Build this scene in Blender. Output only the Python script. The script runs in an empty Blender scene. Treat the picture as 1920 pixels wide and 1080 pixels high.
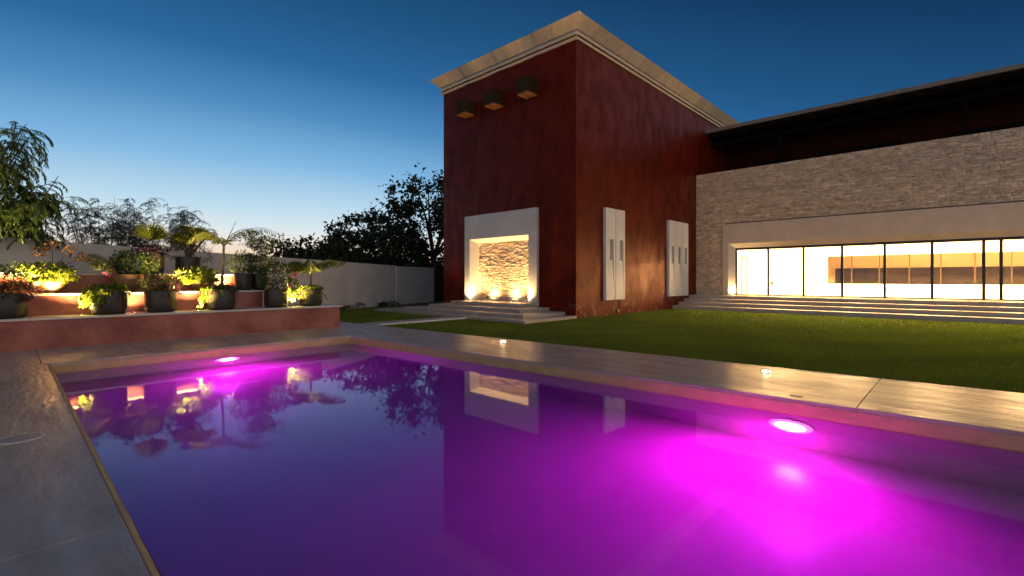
import bpy, math, random
import numpy as np
from mathutils import Vector, Matrix
random.seed(7); rng = np.random.default_rng(7)
SC = bpy.context.scene; COL = SC.collection

# ------------------------------------------------------------------ camera
EYE = 1.5; FPX = 896.0; HORIZON = 523.0
AZ = math.atan2(845, 896)
FW = Vector((math.cos(AZ), math.sin(AZ), 0)); RT = Vector((math.sin(AZ), -math.cos(AZ), 0))
cam_d = bpy.data.cameras.new('camera'); cam = bpy.data.objects.new('camera', cam_d); COL.objects.link(cam)
cam_d.sensor_width = 36; cam_d.lens = FPX / 1920 * 36
cam_d.shift_y = -(540 - HORIZON) / 1920
cam_d.clip_start = 0.05; cam_d.clip_end = 2000
cam.location = (0, 0, EYE)
cam.rotation_euler = (math.pi / 2, 0, AZ - math.pi / 2)
SC.camera = cam

# ------------------------------------------------------------------ render settings, exposure
SC.render.engine = 'CYCLES'
cy = SC.cycles
cy.use_denoising = True
cy.max_bounces = 10; cy.diffuse_bounces = 5; cy.glossy_bounces = 5; cy.transmission_bounces = 8
cy.transparent_max_bounces = 12; cy.volume_bounces = 0
cy.caustics_reflective = False; cy.caustics_refractive = True
cy.sample_clamp_indirect = 60.0; cy.blur_glossy = 0.05
SC.view_settings.view_transform = 'Standard'; SC.view_settings.look = 'None'
SC.view_settings.gamma = 1; SC.view_settings.use_curve_mapping = False
SC.view_settings.exposure = 0.0

# ------------------------------------------------------------------ dusk sky
world = bpy.data.worlds.new('World'); SC.world = world; world.use_nodes = True
def make_sky():
    nt = world.node_tree; N = nt.nodes; L = nt.links; N.clear()
    out = N.new('ShaderNodeOutputWorld'); bg = N.new('ShaderNodeBackground'); L.new(bg.outputs[0], out.inputs[0])
    tc = N.new('ShaderNodeTexCoord'); sp = N.new('ShaderNodeSeparateXYZ'); L.new(tc.outputs['Generated'], sp.inputs[0])
    def m(op, a, b=None, c=None, clamp=False):
        n = N.new('ShaderNodeMath'); n.operation = op; n.use_clamp = clamp
        for i, x in enumerate((a, b, c)):
            if x is None: continue
            if isinstance(x, (int, float)): n.inputs[i].default_value = x
            else: L.new(x, n.inputs[i])
        return n.outputs[0]
    def ramp(fac, stops):
        r = N.new('ShaderNodeValToRGB'); e = r.color_ramp.elements
        e[0].position = stops[0][0]; e[0].color = (*stops[0][1], 1)
        e[1].position = stops[-1][0]; e[1].color = (*stops[-1][1], 1)
        for p, c in stops[1:-1]:
            k = e.new(p); k.color = (*c, 1)
        L.new(fac, r.inputs[0]); return r.outputs[0]
    def mix(f, a, b):
        n = N.new('ShaderNodeMix'); n.data_type = 'RGBA'
        L.new(f, n.inputs[0]); L.new(a, n.inputs[6])
        if isinstance(b, tuple): n.inputs[7].default_value = (*b, 1)
        else: L.new(b, n.inputs[7])
        return n.outputs[2]
    z = m('MAXIMUM', sp.outputs[2], 0.0)
    dot = m('ADD', m('MULTIPLY', sp.outputs[0], 0.269), m('MULTIPLY', sp.outputs[1], 0.963))
    away = m('SUBTRACT', 0.97, dot, clamp=True)
    shift = m('MINIMUM', m('MULTIPLY', away, 0.36), 0.27)
    ze = m('ADD', z, shift)
    base = ramp(ze, [(0.0, (.80, .60, .40)), (.035, (.80, .73, .60)), (.075, (.72, .76, .75)), (.13, (.47, .65, .77)),
                     (.215, (.20, .43, .68)), (.31, (.072, .235, .47)), (.40, (.024, .125, .31)), (.50, (.014, .082, .205)),
                     (.64, (.006, .04, .112)), (1.0, (.005, .025, .075))])
    # orange band hugging the horizon where the sun went down
    dot2 = m('ADD', m('MULTIPLY', sp.outputs[0], 0.552), m('MULTIPLY', sp.outputs[1], 0.834))
    near = m('MULTIPLY', m('SUBTRACT', 1.0, m('MULTIPLY', z, 11.0), clamp=True), m('MULTIPLY_ADD', dot2, 3.0, -2.0, clamp=True))
    c = mix(m('MULTIPLY', near, 0.8), base, (.95, .46, .16))
    # rosy glow added to the unseen sky, to light walls facing the camera
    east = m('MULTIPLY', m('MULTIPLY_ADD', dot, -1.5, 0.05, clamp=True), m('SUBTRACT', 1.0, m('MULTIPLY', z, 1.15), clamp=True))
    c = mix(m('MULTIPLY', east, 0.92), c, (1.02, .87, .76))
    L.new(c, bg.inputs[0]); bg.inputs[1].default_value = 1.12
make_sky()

# ------------------------------------------------------------------ helpers
ORG = {}
def on_ground(x, y, z=0.0):
    r = FW + RT * ((x - 960) / FPX); k = (HORIZON - y) / FPX
    t = (z - EYE) / k; p = r * t; return Vector((p.x, p.y, z))
def on_x(x, y, X):
    r = FW + RT * ((x - 960) / FPX); t = X / r.x; p = r * t
    return Vector((X, p.y, EYE + t * (HORIZON - y) / FPX))
def on_y(x, y, Y):
    r = FW + RT * ((x - 960) / FPX); t = Y / r.y; p = r * t
    return Vector((p.x, Y, EYE + t * (HORIZON - y) / FPX))
def link(o, parent=None):
    COL.objects.link(o)
    if parent is not None: o.parent = parent
    return o
def thing(name, label, cat, loc=(0, 0, 0), group=None):
    o = bpy.data.objects.new(name, None); o.empty_display_size = .1; o.location = loc; COL.objects.link(o)
    o['label'] = label; o['category'] = cat
    if group: o['group'] = group
    ORG[o.name] = Vector(loc); return o
def tag(o, label=None, cat=None, group=None, kind=None):
    for k, v in (('label', label), ('category', cat), ('group', group), ('kind', kind)):
        if v: o[k] = v
    return o
class MB:
    def __init__(s): s.v = []; s.f = []; s.t = []; s.m = []
    def face(s, pts, tint=None, m=0):
        b = len(s.v); s.v += [tuple(p) for p in pts]; s.f.append(tuple(range(b, b + len(pts)))); s.t.append(tint if tint is not None else .5); s.m.append(m)
    def box(s, x0, x1, y0, y1, z0, z1, tint=None):
        b = len(s.v)
        s.v += [(x, y, z) for z in (z0, z1) for y in (y0, y1) for x in (x0, x1)]
        q = [(0, 2, 3, 1), (4, 5, 7, 6), (0, 1, 5, 4), (2, 6, 7, 3), (0, 4, 6, 2), (1, 3, 7, 5)]
        s.f += [tuple(b + i for i in k) for k in q]; s.t += [tint if tint is not None else .5] * 6; s.m += [0] * 6
    def prism(s, poly, z0, z1):
        n = len(poly); b = len(s.v)
        s.v += [(p[0], p[1], z0) for p in poly] + [(p[0], p[1], z1) for p in poly]
        s.f.append(tuple(b + i for i in reversed(range(n)))); s.f.append(tuple(b + n + i for i in range(n)))
        for i in range(n):
            j = (i + 1) % n; s.f.append((b + i, b + j, b + n + j, b + n + i))
        s.t += [.5] * (n + 2); s.m += [0] * (n + 2)
    def hexa(s, c):     # 8 corners, ordered like box()
        b = len(s.v); s.v += [tuple(p) for p in c]
        q = [(0, 2, 3, 1), (4, 5, 7, 6), (0, 1, 5, 4), (2, 6, 7, 3), (0, 4, 6, 2), (1, 3, 7, 5)]
        s.f += [tuple(b + i for i in k) for k in q]; s.t += [.5] * 6; s.m += [0] * 6
    def tube(s, pts, rad, n=6, cap=True):
        pts = [Vector(p) for p in pts]; b = len(s.v)
        for i, p in enumerate(pts):
            d = (pts[min(i + 1, len(pts) - 1)] - pts[max(i - 1, 0)]).normalized()
            a = d.cross(Vector((0, 0, 1)) if abs(d.z) < .9 else Vector((1, 0, 0))).normalized(); c = d.cross(a)
            for k in range(n):
                w = 2 * math.pi * k / n; s.v.append(tuple(p + (a * math.cos(w) + c * math.sin(w)) * rad[i]))
        for i in range(len(pts) - 1):
            for k in range(n):
                j = (k + 1) % n
                s.f.append((b + i * n + k, b + i * n + j, b + (i + 1) * n + j, b + (i + 1) * n + k)); s.t.append(.5); s.m.append(0)
        if cap:
            for f in (tuple(b + k for k in reversed(range(n))), tuple(b + (len(pts) - 1) * n + k for k in range(n))):
                s.f.append(f); s.t.append(.5); s.m.append(0)
    def lathe(s, prof, c, n=32, bottom=True):
        b = len(s.v); cx, cyy, cz = c
        for r, z in prof:
            for k in range(n):
                w = 2 * math.pi * k / n; s.v.append((cx + r * math.cos(w), cyy + r * math.sin(w), cz + z))
        for i in range(len(prof) - 1):
            for k in range(n):
                j = (k + 1) % n
                s.f.append((b + i * n + k, b + i * n + j, b + (i + 1) * n + j, b + (i + 1) * n + k)); s.t.append(.5); s.m.append(0)
        if bottom: s.f.append(tuple(b + k for k in reversed(range(n)))); s.t.append(.5); s.m.append(0)
    def disc(s, c, r, n=24, axis='z', flip=False):
        pts = []
        for k in range(n):
            w = 2 * math.pi * k / n; a, d = r * math.cos(w), r * math.sin(w)
            pts.append((c[0] + a, c[1] + d, c[2]) if axis == 'z' else (c[0], c[1] + a, c[2] + d) if axis == 'x' else (c[0] + a, c[1], c[2] + d))
        s.face(pts[::-1] if flip else pts)
    def leaf(s, p, d, n, L, W, fold=.15, tint=.5):   # diamond leaf from p along d, normal n
        d = d.normalized(); w = d.cross(n)
        if w.length < 1e-4: w = d.cross(Vector((1, .3, .2)))
        w.normalize(); n = w.cross(d)
        b = len(s.v); mid = p + d * (L * .45)
        s.v += [tuple(p), tuple(mid + w * (W / 2) + n * (W * fold)), tuple(p + d * L - n * (L * .12)), tuple(mid - w * (W / 2) + n * (W * fold))]
        s.f += [(b, b + 1, b + 2), (b, b + 2, b + 3)]; s.t += [tint, tint]; s.m += [0, 0]
    def build(s, name, mat, parent=None, smooth=False, kind=None):
        o_ = Vector((0, 0, 0)); p = parent
        while p is not None:
            if p.name in ORG: o_ = o_ + ORG[p.name]
            p = p.parent
        me = bpy.data.meshes.new(name)
        v = np.array(s.v, dtype=float) - np.array(o_)
        me.from_pydata(v.tolist(), [], s.f)
        for mm in (mat if isinstance(mat, list) else [mat]): me.materials.append(mm)
        if isinstance(mat, list): me.polygons.foreach_set('material_index', s.m)
        at = me.attributes.new('tint', 'FLOAT', 'FACE'); at.data.foreach_set('value', [float(x) for x in s.t])
        if smooth: me.polygons.foreach_set('use_smooth', [True] * len(s.f))
        me.update()
        o = bpy.data.objects.new(name, me); link(o, parent)
        if kind: o['kind'] = kind
        return o
def bevel(o, w=.006, seg=1):
    m = o.modifiers.new('edge', 'BEVEL'); m.width = w; m.segments = seg; m.limit_method = 'ANGLE'; return o

# ------------------------------------------------------------------ materials
def mat(name, col, rough=.6, col2=None, scale=3.0, detail=5, bump=0, bscale=40, stretch=(1, 1, 1), spec=.5, metal=0,
        tint=0, rvar=0, contrast=(.35, .65), stint=None):
    M = bpy.data.materials.new(name); M.use_nodes = True; N = M.node_tree.nodes; L = M.node_tree.links
    b = N['Principled BSDF']; b.inputs['Base Color'].default_value = (*col, 1); b.inputs['Roughness'].default_value = rough
    b.inputs['Specular IOR Level'].default_value = spec; b.inputs['Metallic'].default_value = metal
    if stint: b.inputs['Specular Tint'].default_value = (*stint, 1)
    geo = N.new('ShaderNodeNewGeometry'); mp = N.new('ShaderNodeMapping'); L.new(geo.outputs['Position'], mp.inputs[0]); mp.inputs['Scale'].default_value = stretch
    cur = None
    if col2 is not None:
        nz = N.new('ShaderNodeTexNoise'); nz.inputs['Scale'].default_value = scale; nz.inputs['Detail'].default_value = detail; nz.inputs['Roughness'].default_value = .62
        L.new(mp.outputs[0], nz.inputs['Vector'])
        mr = N.new('ShaderNodeMapRange'); mr.inputs[1].default_value = contrast[0]; mr.inputs[2].default_value = contrast[1]; L.new(nz.outputs[0], mr.inputs[0])
        mx = N.new('ShaderNodeMix'); mx.data_type = 'RGBA'; L.new(mr.outputs[0], mx.inputs[0]); mx.inputs[6].default_value = (*col, 1); mx.inputs[7].default_value = (*col2, 1)
        cur = mx.outputs[2]
        if rvar:
            r2 = N.new('ShaderNodeMapRange'); r2.inputs[1].default_value = .3; r2.inputs[2].default_value = .7
            r2.inputs[3].default_value = max(.02, rough - rvar); r2.inputs[4].default_value = rough + rvar; L.new(nz.outputs[0], r2.inputs[0]); L.new(r2.outputs[0], b.inputs['Roughness'])
    if tint:
        a = N.new('ShaderNodeAttribute'); a.attribute_name = 'tint'
        mr = N.new('ShaderNodeMapRange'); mr.inputs[3].default_value = 1 - tint; mr.inputs[4].default_value = 1 + tint; L.new(a.outputs['Fac'], mr.inputs[0])
        mx = N.new('ShaderNodeMix'); mx.data_type = 'RGBA'; mx.blend_type = 'MULTIPLY'; mx.inputs[0].default_value = 1
        if cur is None: mx.inputs[6].default_value = (*col, 1)
        else: L.new(cur, mx.inputs[6])
        L.new(mr.outputs[0], mx.inputs[7]); cur = mx.outputs[2]
    if cur is not None: L.new(cur, b.inputs['Base Color'])
    if bump:
        nz2 = N.new('ShaderNodeTexNoise'); nz2.inputs['Scale'].default_value = bscale; nz2.inputs['Detail'].default_value = 4
        L.new(mp.outputs[0], nz2.inputs['Vector'])
        bp = N.new('ShaderNodeBump'); bp.inputs['Strength'].default_value = bump; bp.inputs['Distance'].default_value = .02
        L.new(nz2.outputs[0], bp.inputs['Height']); L.new(bp.outputs[0], b.inputs['Normal'])
    return M
def emit(name, col, strength):
    M = bpy.data.materials.new(name); M.use_nodes = True; N = M.node_tree.nodes; L = M.node_tree.links
    b = N['Principled BSDF']; b.inputs['Base Color'].default_value = (.8, .8, .8, 1)
    b.inputs['Emission Color'].default_value = (*col, 1); b.inputs['Emission Strength'].default_value = strength
    M.cycles.emission_sampling = 'FRONT_BACK'
    return M
def foliage(name, col, col2, trans=.35, rough=.5):
    M = bpy.data.materials.new(name); M.use_nodes = True; N = M.node_tree.nodes; L = M.node_tree.links
    b = N['Principled BSDF']; b.inputs['Roughness'].default_value = rough; b.inputs['Specular IOR Level'].default_value = .35
    a = N.new('ShaderNodeAttribute'); a.attribute_name = 'tint'
    mx = N.new('ShaderNodeMix'); mx.data_type = 'RGBA'; L.new(a.outputs['Fac'], mx.inputs[0]); mx.inputs[6].default_value = (*col, 1); mx.inputs[7].default_value = (*col2, 1)
    L.new(mx.outputs[2], b.inputs['Base Color'])
    t = N.new('ShaderNodeBsdfTranslucent'); L.new(mx.outputs[2], t.inputs[0])
    ms = N.new('ShaderNodeMixShader'); ms.inputs[0].default_value = trans; L.new(b.outputs[0], ms.inputs[1]); L.new(t.outputs[0], ms.inputs[2])
    L.new(ms.outputs[0], N['Material Output'].inputs[0]); return M
def thin_glass(name, tint=(.96, .96, .94), refl=1.0):
    M = bpy.data.materials.new(name); M.use_nodes = True; N = M.node_tree.nodes; L = M.node_tree.links
    N.remove(N['Principled BSDF'])
    t = N.new('ShaderNodeBsdfTransparent'); t.inputs[0].default_value = (*tint, 1)
    g = N.new('ShaderNodeBsdfGlossy'); g.inputs['Roughness'].default_value = .005; g.inputs[0].default_value = (refl, refl, refl, 1)
    fr = N.new('ShaderNodeFresnel'); fr.inputs[0].default_value = 1.5
    ms = N.new('ShaderNodeMixShader'); L.new(fr.outputs[0], ms.inputs[0]); L.new(t.outputs[0], ms.inputs[1]); L.new(g.outputs[0], ms.inputs[2])
    L.new(ms.outputs[0], N['Material Output'].inputs[0]); return M

M = {}
M['red'] = mat('red_stucco', (.145, .015, .005), .42, (.07, .007, .002), 1.9, 11, .16, 12, (1, 1, .55), .36, rvar=.15, stint=(1, .15, .03))
M['redsm'] = mat('red_chukum', (.42, .135, .10), .40, (.22, .052, .04), 1.9, 9, .16, 24, (.7, 1, .8), .45, rvar=.12, contrast=(.36, .66))
M['cream'] = mat('cream_stone_cornice', (.72, .57, .37), .7, (.60, .47, .31), 6, 4, .1, 60, (1, 1, .25), .3, tint=.10)
M['beam'] = mat('dark_beam', (.010, .007, .006), .9, spec=.05)
M['roofedge'] = mat('roof_edge_stone', (.26, .21, .17), .7, (.20, .165, .13), 3, 5)
M['darkglass'] = mat('rear_glass_painted_reflection', (.055, .042, .024), .35, (.10, .08, .05), 1.2, 6, stretch=(1, .35, 2.5), spec=.1)  # dark glass; brown streaks paint the garden's reflection into the colour
M['darkpane'] = mat('dark_upper_pane', (.008, .006, .006), .6, spec=.05)
M['lidgrey'] = mat('grey_lid', (.42, .40, .39), .4, (.32, .31, .30), 20, 4, .1, 60)
M['upper_red'] = mat('shaded_red_stucco', (.045, .006, .003), .6, (.03, .004, .002), 1.5, 6, spec=.08)  # darker copy of the red stucco, shade under the roof put into its colour
M['palestep'] = mat('pale_stone_step', (.56, .48, .40), .5, (.46, .39, .33), 2.2, 6, .1, 60, (1, 1, 1), .4)
M['white'] = mat('white_plaster', (.78, .75, .72), .7, (.70, .67, .65), 1.3, 6, .06, 25, (1, 1, .6), .3)
M['frame'] = mat('pale_concrete', (.62, .58, .54), .65, (.54, .50, .47), 1.6, 6, .06, 40, (1, 1, .7), .3)
M['wframe'] = mat('warmlit_concrete', (.80, .64, .50), .65, (.72, .57, .44), 1.6, 6, .06, 40, (1, 1, .7), .3)  # pale concrete with the wing's warm bounce light mixed into its colour
M['panel'] = mat('white_painted_panel', (.78, .77, .75), .5, (.74, .73, .71), 2, 3, 0)
M['stone'] = mat('ledger_limestone', (.86, .69, .52), .85, (.58, .43, .29), 5, 8, .8, 30, (1, 1, 1.6), .2, tint=.22, contrast=(.38, .72))
M['mortar'] = mat('stone_backing', (.34, .27, .2), .9)
M['step'] = mat('grey_stone_step', (.42, .39, .36), .5, (.32, .30, .28), 2.2, 6, .1, 60, (1, 1, 1), .4)
M['deck'] = mat('troweled_concrete_deck', (.54, .445, .385), .36, (.36, .295, .25), 1.3, 8, .75, 6, (2.4, .6, 1), .5, rvar=.10)
M['lip'] = mat('coping_plaster', (.56, .43, .19), .6, (.46, .35, .15), 5, 6, .1, 50)
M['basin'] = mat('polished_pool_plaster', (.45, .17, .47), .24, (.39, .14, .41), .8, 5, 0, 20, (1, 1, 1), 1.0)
M['grassbase'] = mat('lawn_soil', (.085, .10, .02), .95, (.06, .07, .015), 9, 6, .4, 60)
M['grass'] = foliage('grass_blade', (.10, .16, .012), (.19, .28, .028), .5)
M['dark'] = mat('dark_bronze', (.035, .03, .025), .4, metal=.3)
M['black'] = mat('black_void', (.008, .006, .006), .9, spec=.05)
M['room'] = mat('room_white_paint', (.82, .80, .76), .6)
M['roomfloor'] = mat('pale_floor_tile', (.68, .62, .52), .3, (.6, .55, .46), 2, 4)
M['wood'] = mat('weathered_timber', (.055, .034, .014), .85, (.03, .019, .008), 5, 6, .3, 30, (4, 4, .4), .1)
M['woodwarm'] = mat('oiled_timber', (.30, .11, .03), .6, (.22, .08, .022), 5, 6, .2, 30, (4, 1, 1))
M['pot'] = mat('dark_clay_pot', (.028, .021, .016), .42, (.018, .014, .011), 6, 5, .05, 50, (1, 1, 1), .5)
M['bowl'] = mat('bronze_clay_bowl', (.20, .11, .05), .45, (.14, .075, .035), 5, 5, .05, 50)
M['soil'] = mat('potting_soil', (.03, .022, .015), .95, bump=.5, bscale=60)
M['bark'] = mat('bark', (.10, .075, .055), .85, (.06, .045, .035), 9, 5, .4, 40, (1, 1, .3))
M['barkdark'] = mat('dark_bark', (.035, .028, .022), .9)
M['palmstem'] = mat('palm_stem', (.14, .13, .06), .7, (.10, .08, .04), 12, 4, .2, 40)
M['leafdark'] = foliage('dark_tree_leaf', (.018, .028, .012), (.04, .05, .022), .15)
M['leafgreen'] = foliage('shrub_leaf', (.03, .065, .012), (.08, .12, .02), .3)
M['leaflime'] = foliage('lime_vine_leaf', (.07, .115, .010), (.17, .21, .018), .35)
M['leafpurple'] = foliage('purple_leaf', (.032, .012, .028), (.09, .03, .065), .3)
M['leafpalm'] = foliage('palm_leaf', (.07, .11, .018), (.17, .20, .035), .3)
M['leaffeather'] = foliage('feathery_leaf', (.04, .085, .018), (.10, .16, .035), .45)
M['leafgrey'] = foliage('bamboo_leaf', (.10, .14, .11), (.18, .22, .17), .5)
M['flower'] = foliage('magenta_flower', (.45, .05, .22), (.6, .12, .3), .3)
M['coral'] = foliage('coral_leaf', (.20, .10, .025), (.32, .15, .04), .3)
M['steel'] = mat('brushed_steel', (.35, .34, .33), .35, metal=.9)
M['glass'] = thin_glass('window_glass')
M['glassback'] = thin_glass('rear_window_glass', (.94, .92, .88), .45)
M['tan'] = mat('tan_plaster', (.80, .68, .48), .7)
M['yellowwood'] = mat('honey_door_frame', (.45, .27, .08), .5)
WARM = (1.0, .66, .30)
WARM_S = (1.0, .62, .24)
M['lens_warm'] = emit('warm_lamp_lens', (1, .72, .34), 60)
M['lens_path'] = emit('path_lamp_lens', (1, .70, .30), 240)
M['lens_pool'] = emit('magenta_lamp_lens', (1.0, .06, .72), 2200)
def radial_lens(m_, core, edge):     # hot core under a diffusing cover
    N = m_.node_tree.nodes; L = m_.node_tree.links; b = N['Principled BSDF']
    tc = N.new('ShaderNodeTexCoord'); ln = N.new('ShaderNodeVectorMath'); ln.operation = 'LENGTH'; L.new(tc.outputs['Object'], ln.inputs[0])
    mr = N.new('ShaderNodeMapRange'); mr.interpolation_type = 'SMOOTHSTEP'; mr.inputs[1].default_value = .06; mr.inputs[2].default_value = .25; mr.inputs[3].default_value = 1; mr.inputs[4].default_value = 0
    L.new(ln.outputs['Value'], mr.inputs[0]); pw = N.new('ShaderNodeMath'); pw.operation = 'POWER'; pw.inputs[1].default_value = 3.5; L.new(mr.outputs[0], pw.inputs[0])
    ma = N.new('ShaderNodeMath'); ma.operation = 'MULTIPLY_ADD'; ma.inputs[1].default_value = core; ma.inputs[2].default_value = edge; L.new(pw.outputs[0], ma.inputs[0]); L.new(ma.outputs[0], b.inputs['Emission Strength'])
radial_lens(M['lens_pool'], 1500, 5.0)
M['ceilpanel'] = emit('ceiling_light_panel', (1.0, .62, .26), 360)

# ------------------------------------------------------------------ lawn, deck, pool
PL = (.56, -6.0); 
P_FL = Vector((.56, 11.80)); P_FR = Vector((6.26, 11.76)); P_NR = Vector((7.10, -6.0)); P_NL = Vector((.56, -6.0))
WATER = -.19; DEPTH = 1.28
def right_edge(y): t = (11.76 - y) / 17.76; return 6.26 + .84 * t
def lawn_edge(y): t = (15.9 - y) / 16.5; return 8.10 + 1.09 * t
ground = MB(); ground.face([(-60, -60, -1.9), (140, -60, -1.9), (140, 160, -1.9), (-60, 160, -1.9)])
for a in (0,):
    pass
g = ground.build('ground', M['grassbase']); g['kind'] = 'structure'; g['label'] = 'dark earth around the garden'
lw = MB()
lawn_poly = [(lawn_edge(-12), -12), (60, -12), (60, 60), (-20, 60), (-20, 16.9), (7.6, 16.9), (lawn_edge(15.9), 15.9)]
lw.prism(lawn_poly, -.95, -.012)
o = lw.build('lawn', M['grassbase']); o['kind'] = 'structure'; o['label'] = 'lawn between pool deck and house'

deck = MB()
deck.prism([(-12, -9), (.50, -9), (.50, 14.6), (-12, 14.6)], -.9, -.06)
deck.prism([(.50, 11.88), (8.0, 11.88), (8.0, 16.9), (.50, 16.9)], -.9, -.06)
deck.prism([(right_edge(-9) + .06, -9), (lawn_edge(-9) - .03, -9), (lawn_edge(11.88) - .03, 11.88), (right_edge(11.88) + .06, 11.88)], -.9, -.06)
dk = deck.build('pool_deck', M['deck']); dk['kind'] = 'structure'; dk['label'] = 'grey brown polished concrete deck around the pool'
G = .004
for poly in (
    [(-12, -9), (.505, -9), (.505, 3.72 - G), (-12, 3.72 - G)],
    [(-12, 3.72 + G), (.505, 3.72 + G), (.505, 11.74), (.44 - G, 11.9), (.44 - G, 14.34), (-12, 14.34)],
    [(.44 + G, 11.84), (6.2, 11.80), (right_edge(11.8), 11.76), (lawn_edge(11.8), 11.8), (lawn_edge(15.9), 15.9), (7.6, 16.9), (7.2, 16.9), (7.2, 14.34), (.44 + G, 14.34)],
    [(right_edge(11.74) , 11.74), (right_edge(.9), .9 + G), (lawn_edge(.9), .9 + G), (lawn_edge(11.79), 11.79)],
    [(right_edge(.9), .9 - G), (right_edge(-9), -9), (lawn_edge(-9), -9), (lawn_edge(.9), .9 - G)]):
    m_ = MB(); m_.prism(poly, -.058, 0); bevel(m_.build('deck_slab', M['deck'], dk), .008, 2)

# pool shell: plaster walls and floor, joined
b = MB(); zf = WATER - DEPTH
FL, FR, NR, NL = [(p.x, p.y) for p in (P_FL, P_FR, P_NR, P_NL)]
def wall_q(p, q): b.face([(p[0], p[1], zf), (q[0], q[1], zf), (q[0], q[1], -.05), (p[0], p[1], -.05)])
b.face([(*NL, zf), (*NR, zf), (*FR, zf), (*FL, zf)])
wall_q(NL, FL); wall_q(FL, FR); wall_q(FR, NR); wall_q(NR, NL)
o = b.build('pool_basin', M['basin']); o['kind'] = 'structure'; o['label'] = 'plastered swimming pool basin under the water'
# freeboard bands above the water, proud of the basin walls
def band(name, p, q, nx, ny, parent=None):
    m_ = MB(); th = .012
    m_.hexa([(p[0], p[1], WATER - .05), (q[0], q[1], WATER - .05), (p[0] + nx * th, p[1] + ny * th, WATER - .05), (q[0] + nx * th, q[1] + ny * th, WATER - .05),
             (p[0], p[1], -.045), (q[0], q[1], -.045), (p[0] + nx * th, p[1] + ny * th, -.045), (q[0] + nx * th, q[1] + ny * th, -.045)])
    return m_.build(name, M['lip'], parent)
cop = bpy.data.objects.new('pool_coping', None); link(cop); cop['kind'] = 'structure'; ORG['pool_coping'] = Vector((0, 0, 0)); cop['label'] = 'sandy plaster rim of the pool above the waterline'
band('rim_band', FR, NR, -1, 0, cop); band('rim_band', FL, FR, 0, -1, cop)
lip = MB(); prof = [(.0, -.052)] + [(.055 * math.sin(a), -.055 + .051 * math.cos(a)) for a in np.linspace(0, math.pi / 2, 6)] + [(.055, WATER - .05), (0, WATER - .05)]
n = len(prof); ys = np.linspace(-6, 11.78, 90); wob = np.cumsum(rng.normal(0, .0016, 90)); wob -= wob.mean()
for i, y in enumerate(ys):
    lip.v += [(.508 + r + (wob[i] if r > .01 else 0), y, z) for r, z in prof]
for i in range(len(ys) - 1):
    for k in range(n - 1):
        a = i * n + k; lip.f.append((a, a + n, a + n + 1, a + 1)); lip.t.append(.5); lip.m.append(0)
lip.build('rounded_edge', M['lip'], cop, True)

# water: one closed body, clear with a little absorption
W = bpy.data.materials.new('pool_water'); W.use_nodes = True; N = W.node_tree.nodes; L = W.node_tree.links
N.remove(N['Principled BSDF'])
gl = N.new('ShaderNodeBsdfGlass'); gl.inputs['IOR'].default_value = 1.33; gl.inputs['Roughness'].default_value = .025; gl.inputs[0].default_value = (1, 1, 1, 1)
geo = N.new('ShaderNodeNewGeometry'); nz = N.new('ShaderNodeTexNoise'); nz.inputs['Scale'].default_value = 2.2; nz.inputs['Detail'].default_value = 3
L.new(geo.outputs['Position'], nz.inputs['Vector'])
bp = N.new('ShaderNodeBump'); bp.inputs['Strength'].default_value = .015; bp.inputs['Distance'].default_value = .02; L.new(nz.outputs[0], bp.inputs['Height'])
L.new(gl.outputs[0], N['Material Output'].inputs[0])
va = N.new('ShaderNodeVolumeAbsorption'); va.inputs[0].default_value = (.30, .52, .95, 1); va.inputs[1].default_value = .24; vs = N.new('ShaderNodeVolumeScatter'); vs.inputs['Density'].default_value = .045; vs.inputs['Anisotropy'].default_value = .6
vadd = N.new('ShaderNodeAddShader'); L.new(va.outputs[0], vadd.inputs[0]); L.new(vs.outputs[0], vadd.inputs[1]); L.new(vadd.outputs[0], N['Material Output'].inputs[1])
w = MB(); e = .02
w.prism([(NL[0] - .0, NL[1] - e), (NR[0] + e, NR[1] - e), (FR[0] + e, FR[1] + e), (FL[0] - .0, FL[1] + e)], zf - .02, WATER)
o = w.build('water', W); o['kind'] = 'structure'; o['label'] = 'still pool water glowing magenta and violet'

def lamp(name, kind, loc, energy, color, **kw):
    d = bpy.data.lights.new(name, kind); d.energy = energy; d.color = color
    par = kw.pop('parent', None); aim = kw.pop('aim', None)
    for k, v in kw.items(): setattr(d, k, v)
    o = bpy.data.objects.new(name, d); 
    loc = Vector(loc)
    if par is not None: loc = loc - ORG[par.name]
    o.location = loc
    if aim is not None: o.rotation_euler = Vector(aim).to_track_quat('-Z', 'Y').to_euler()
    return link(o, par)
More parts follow.
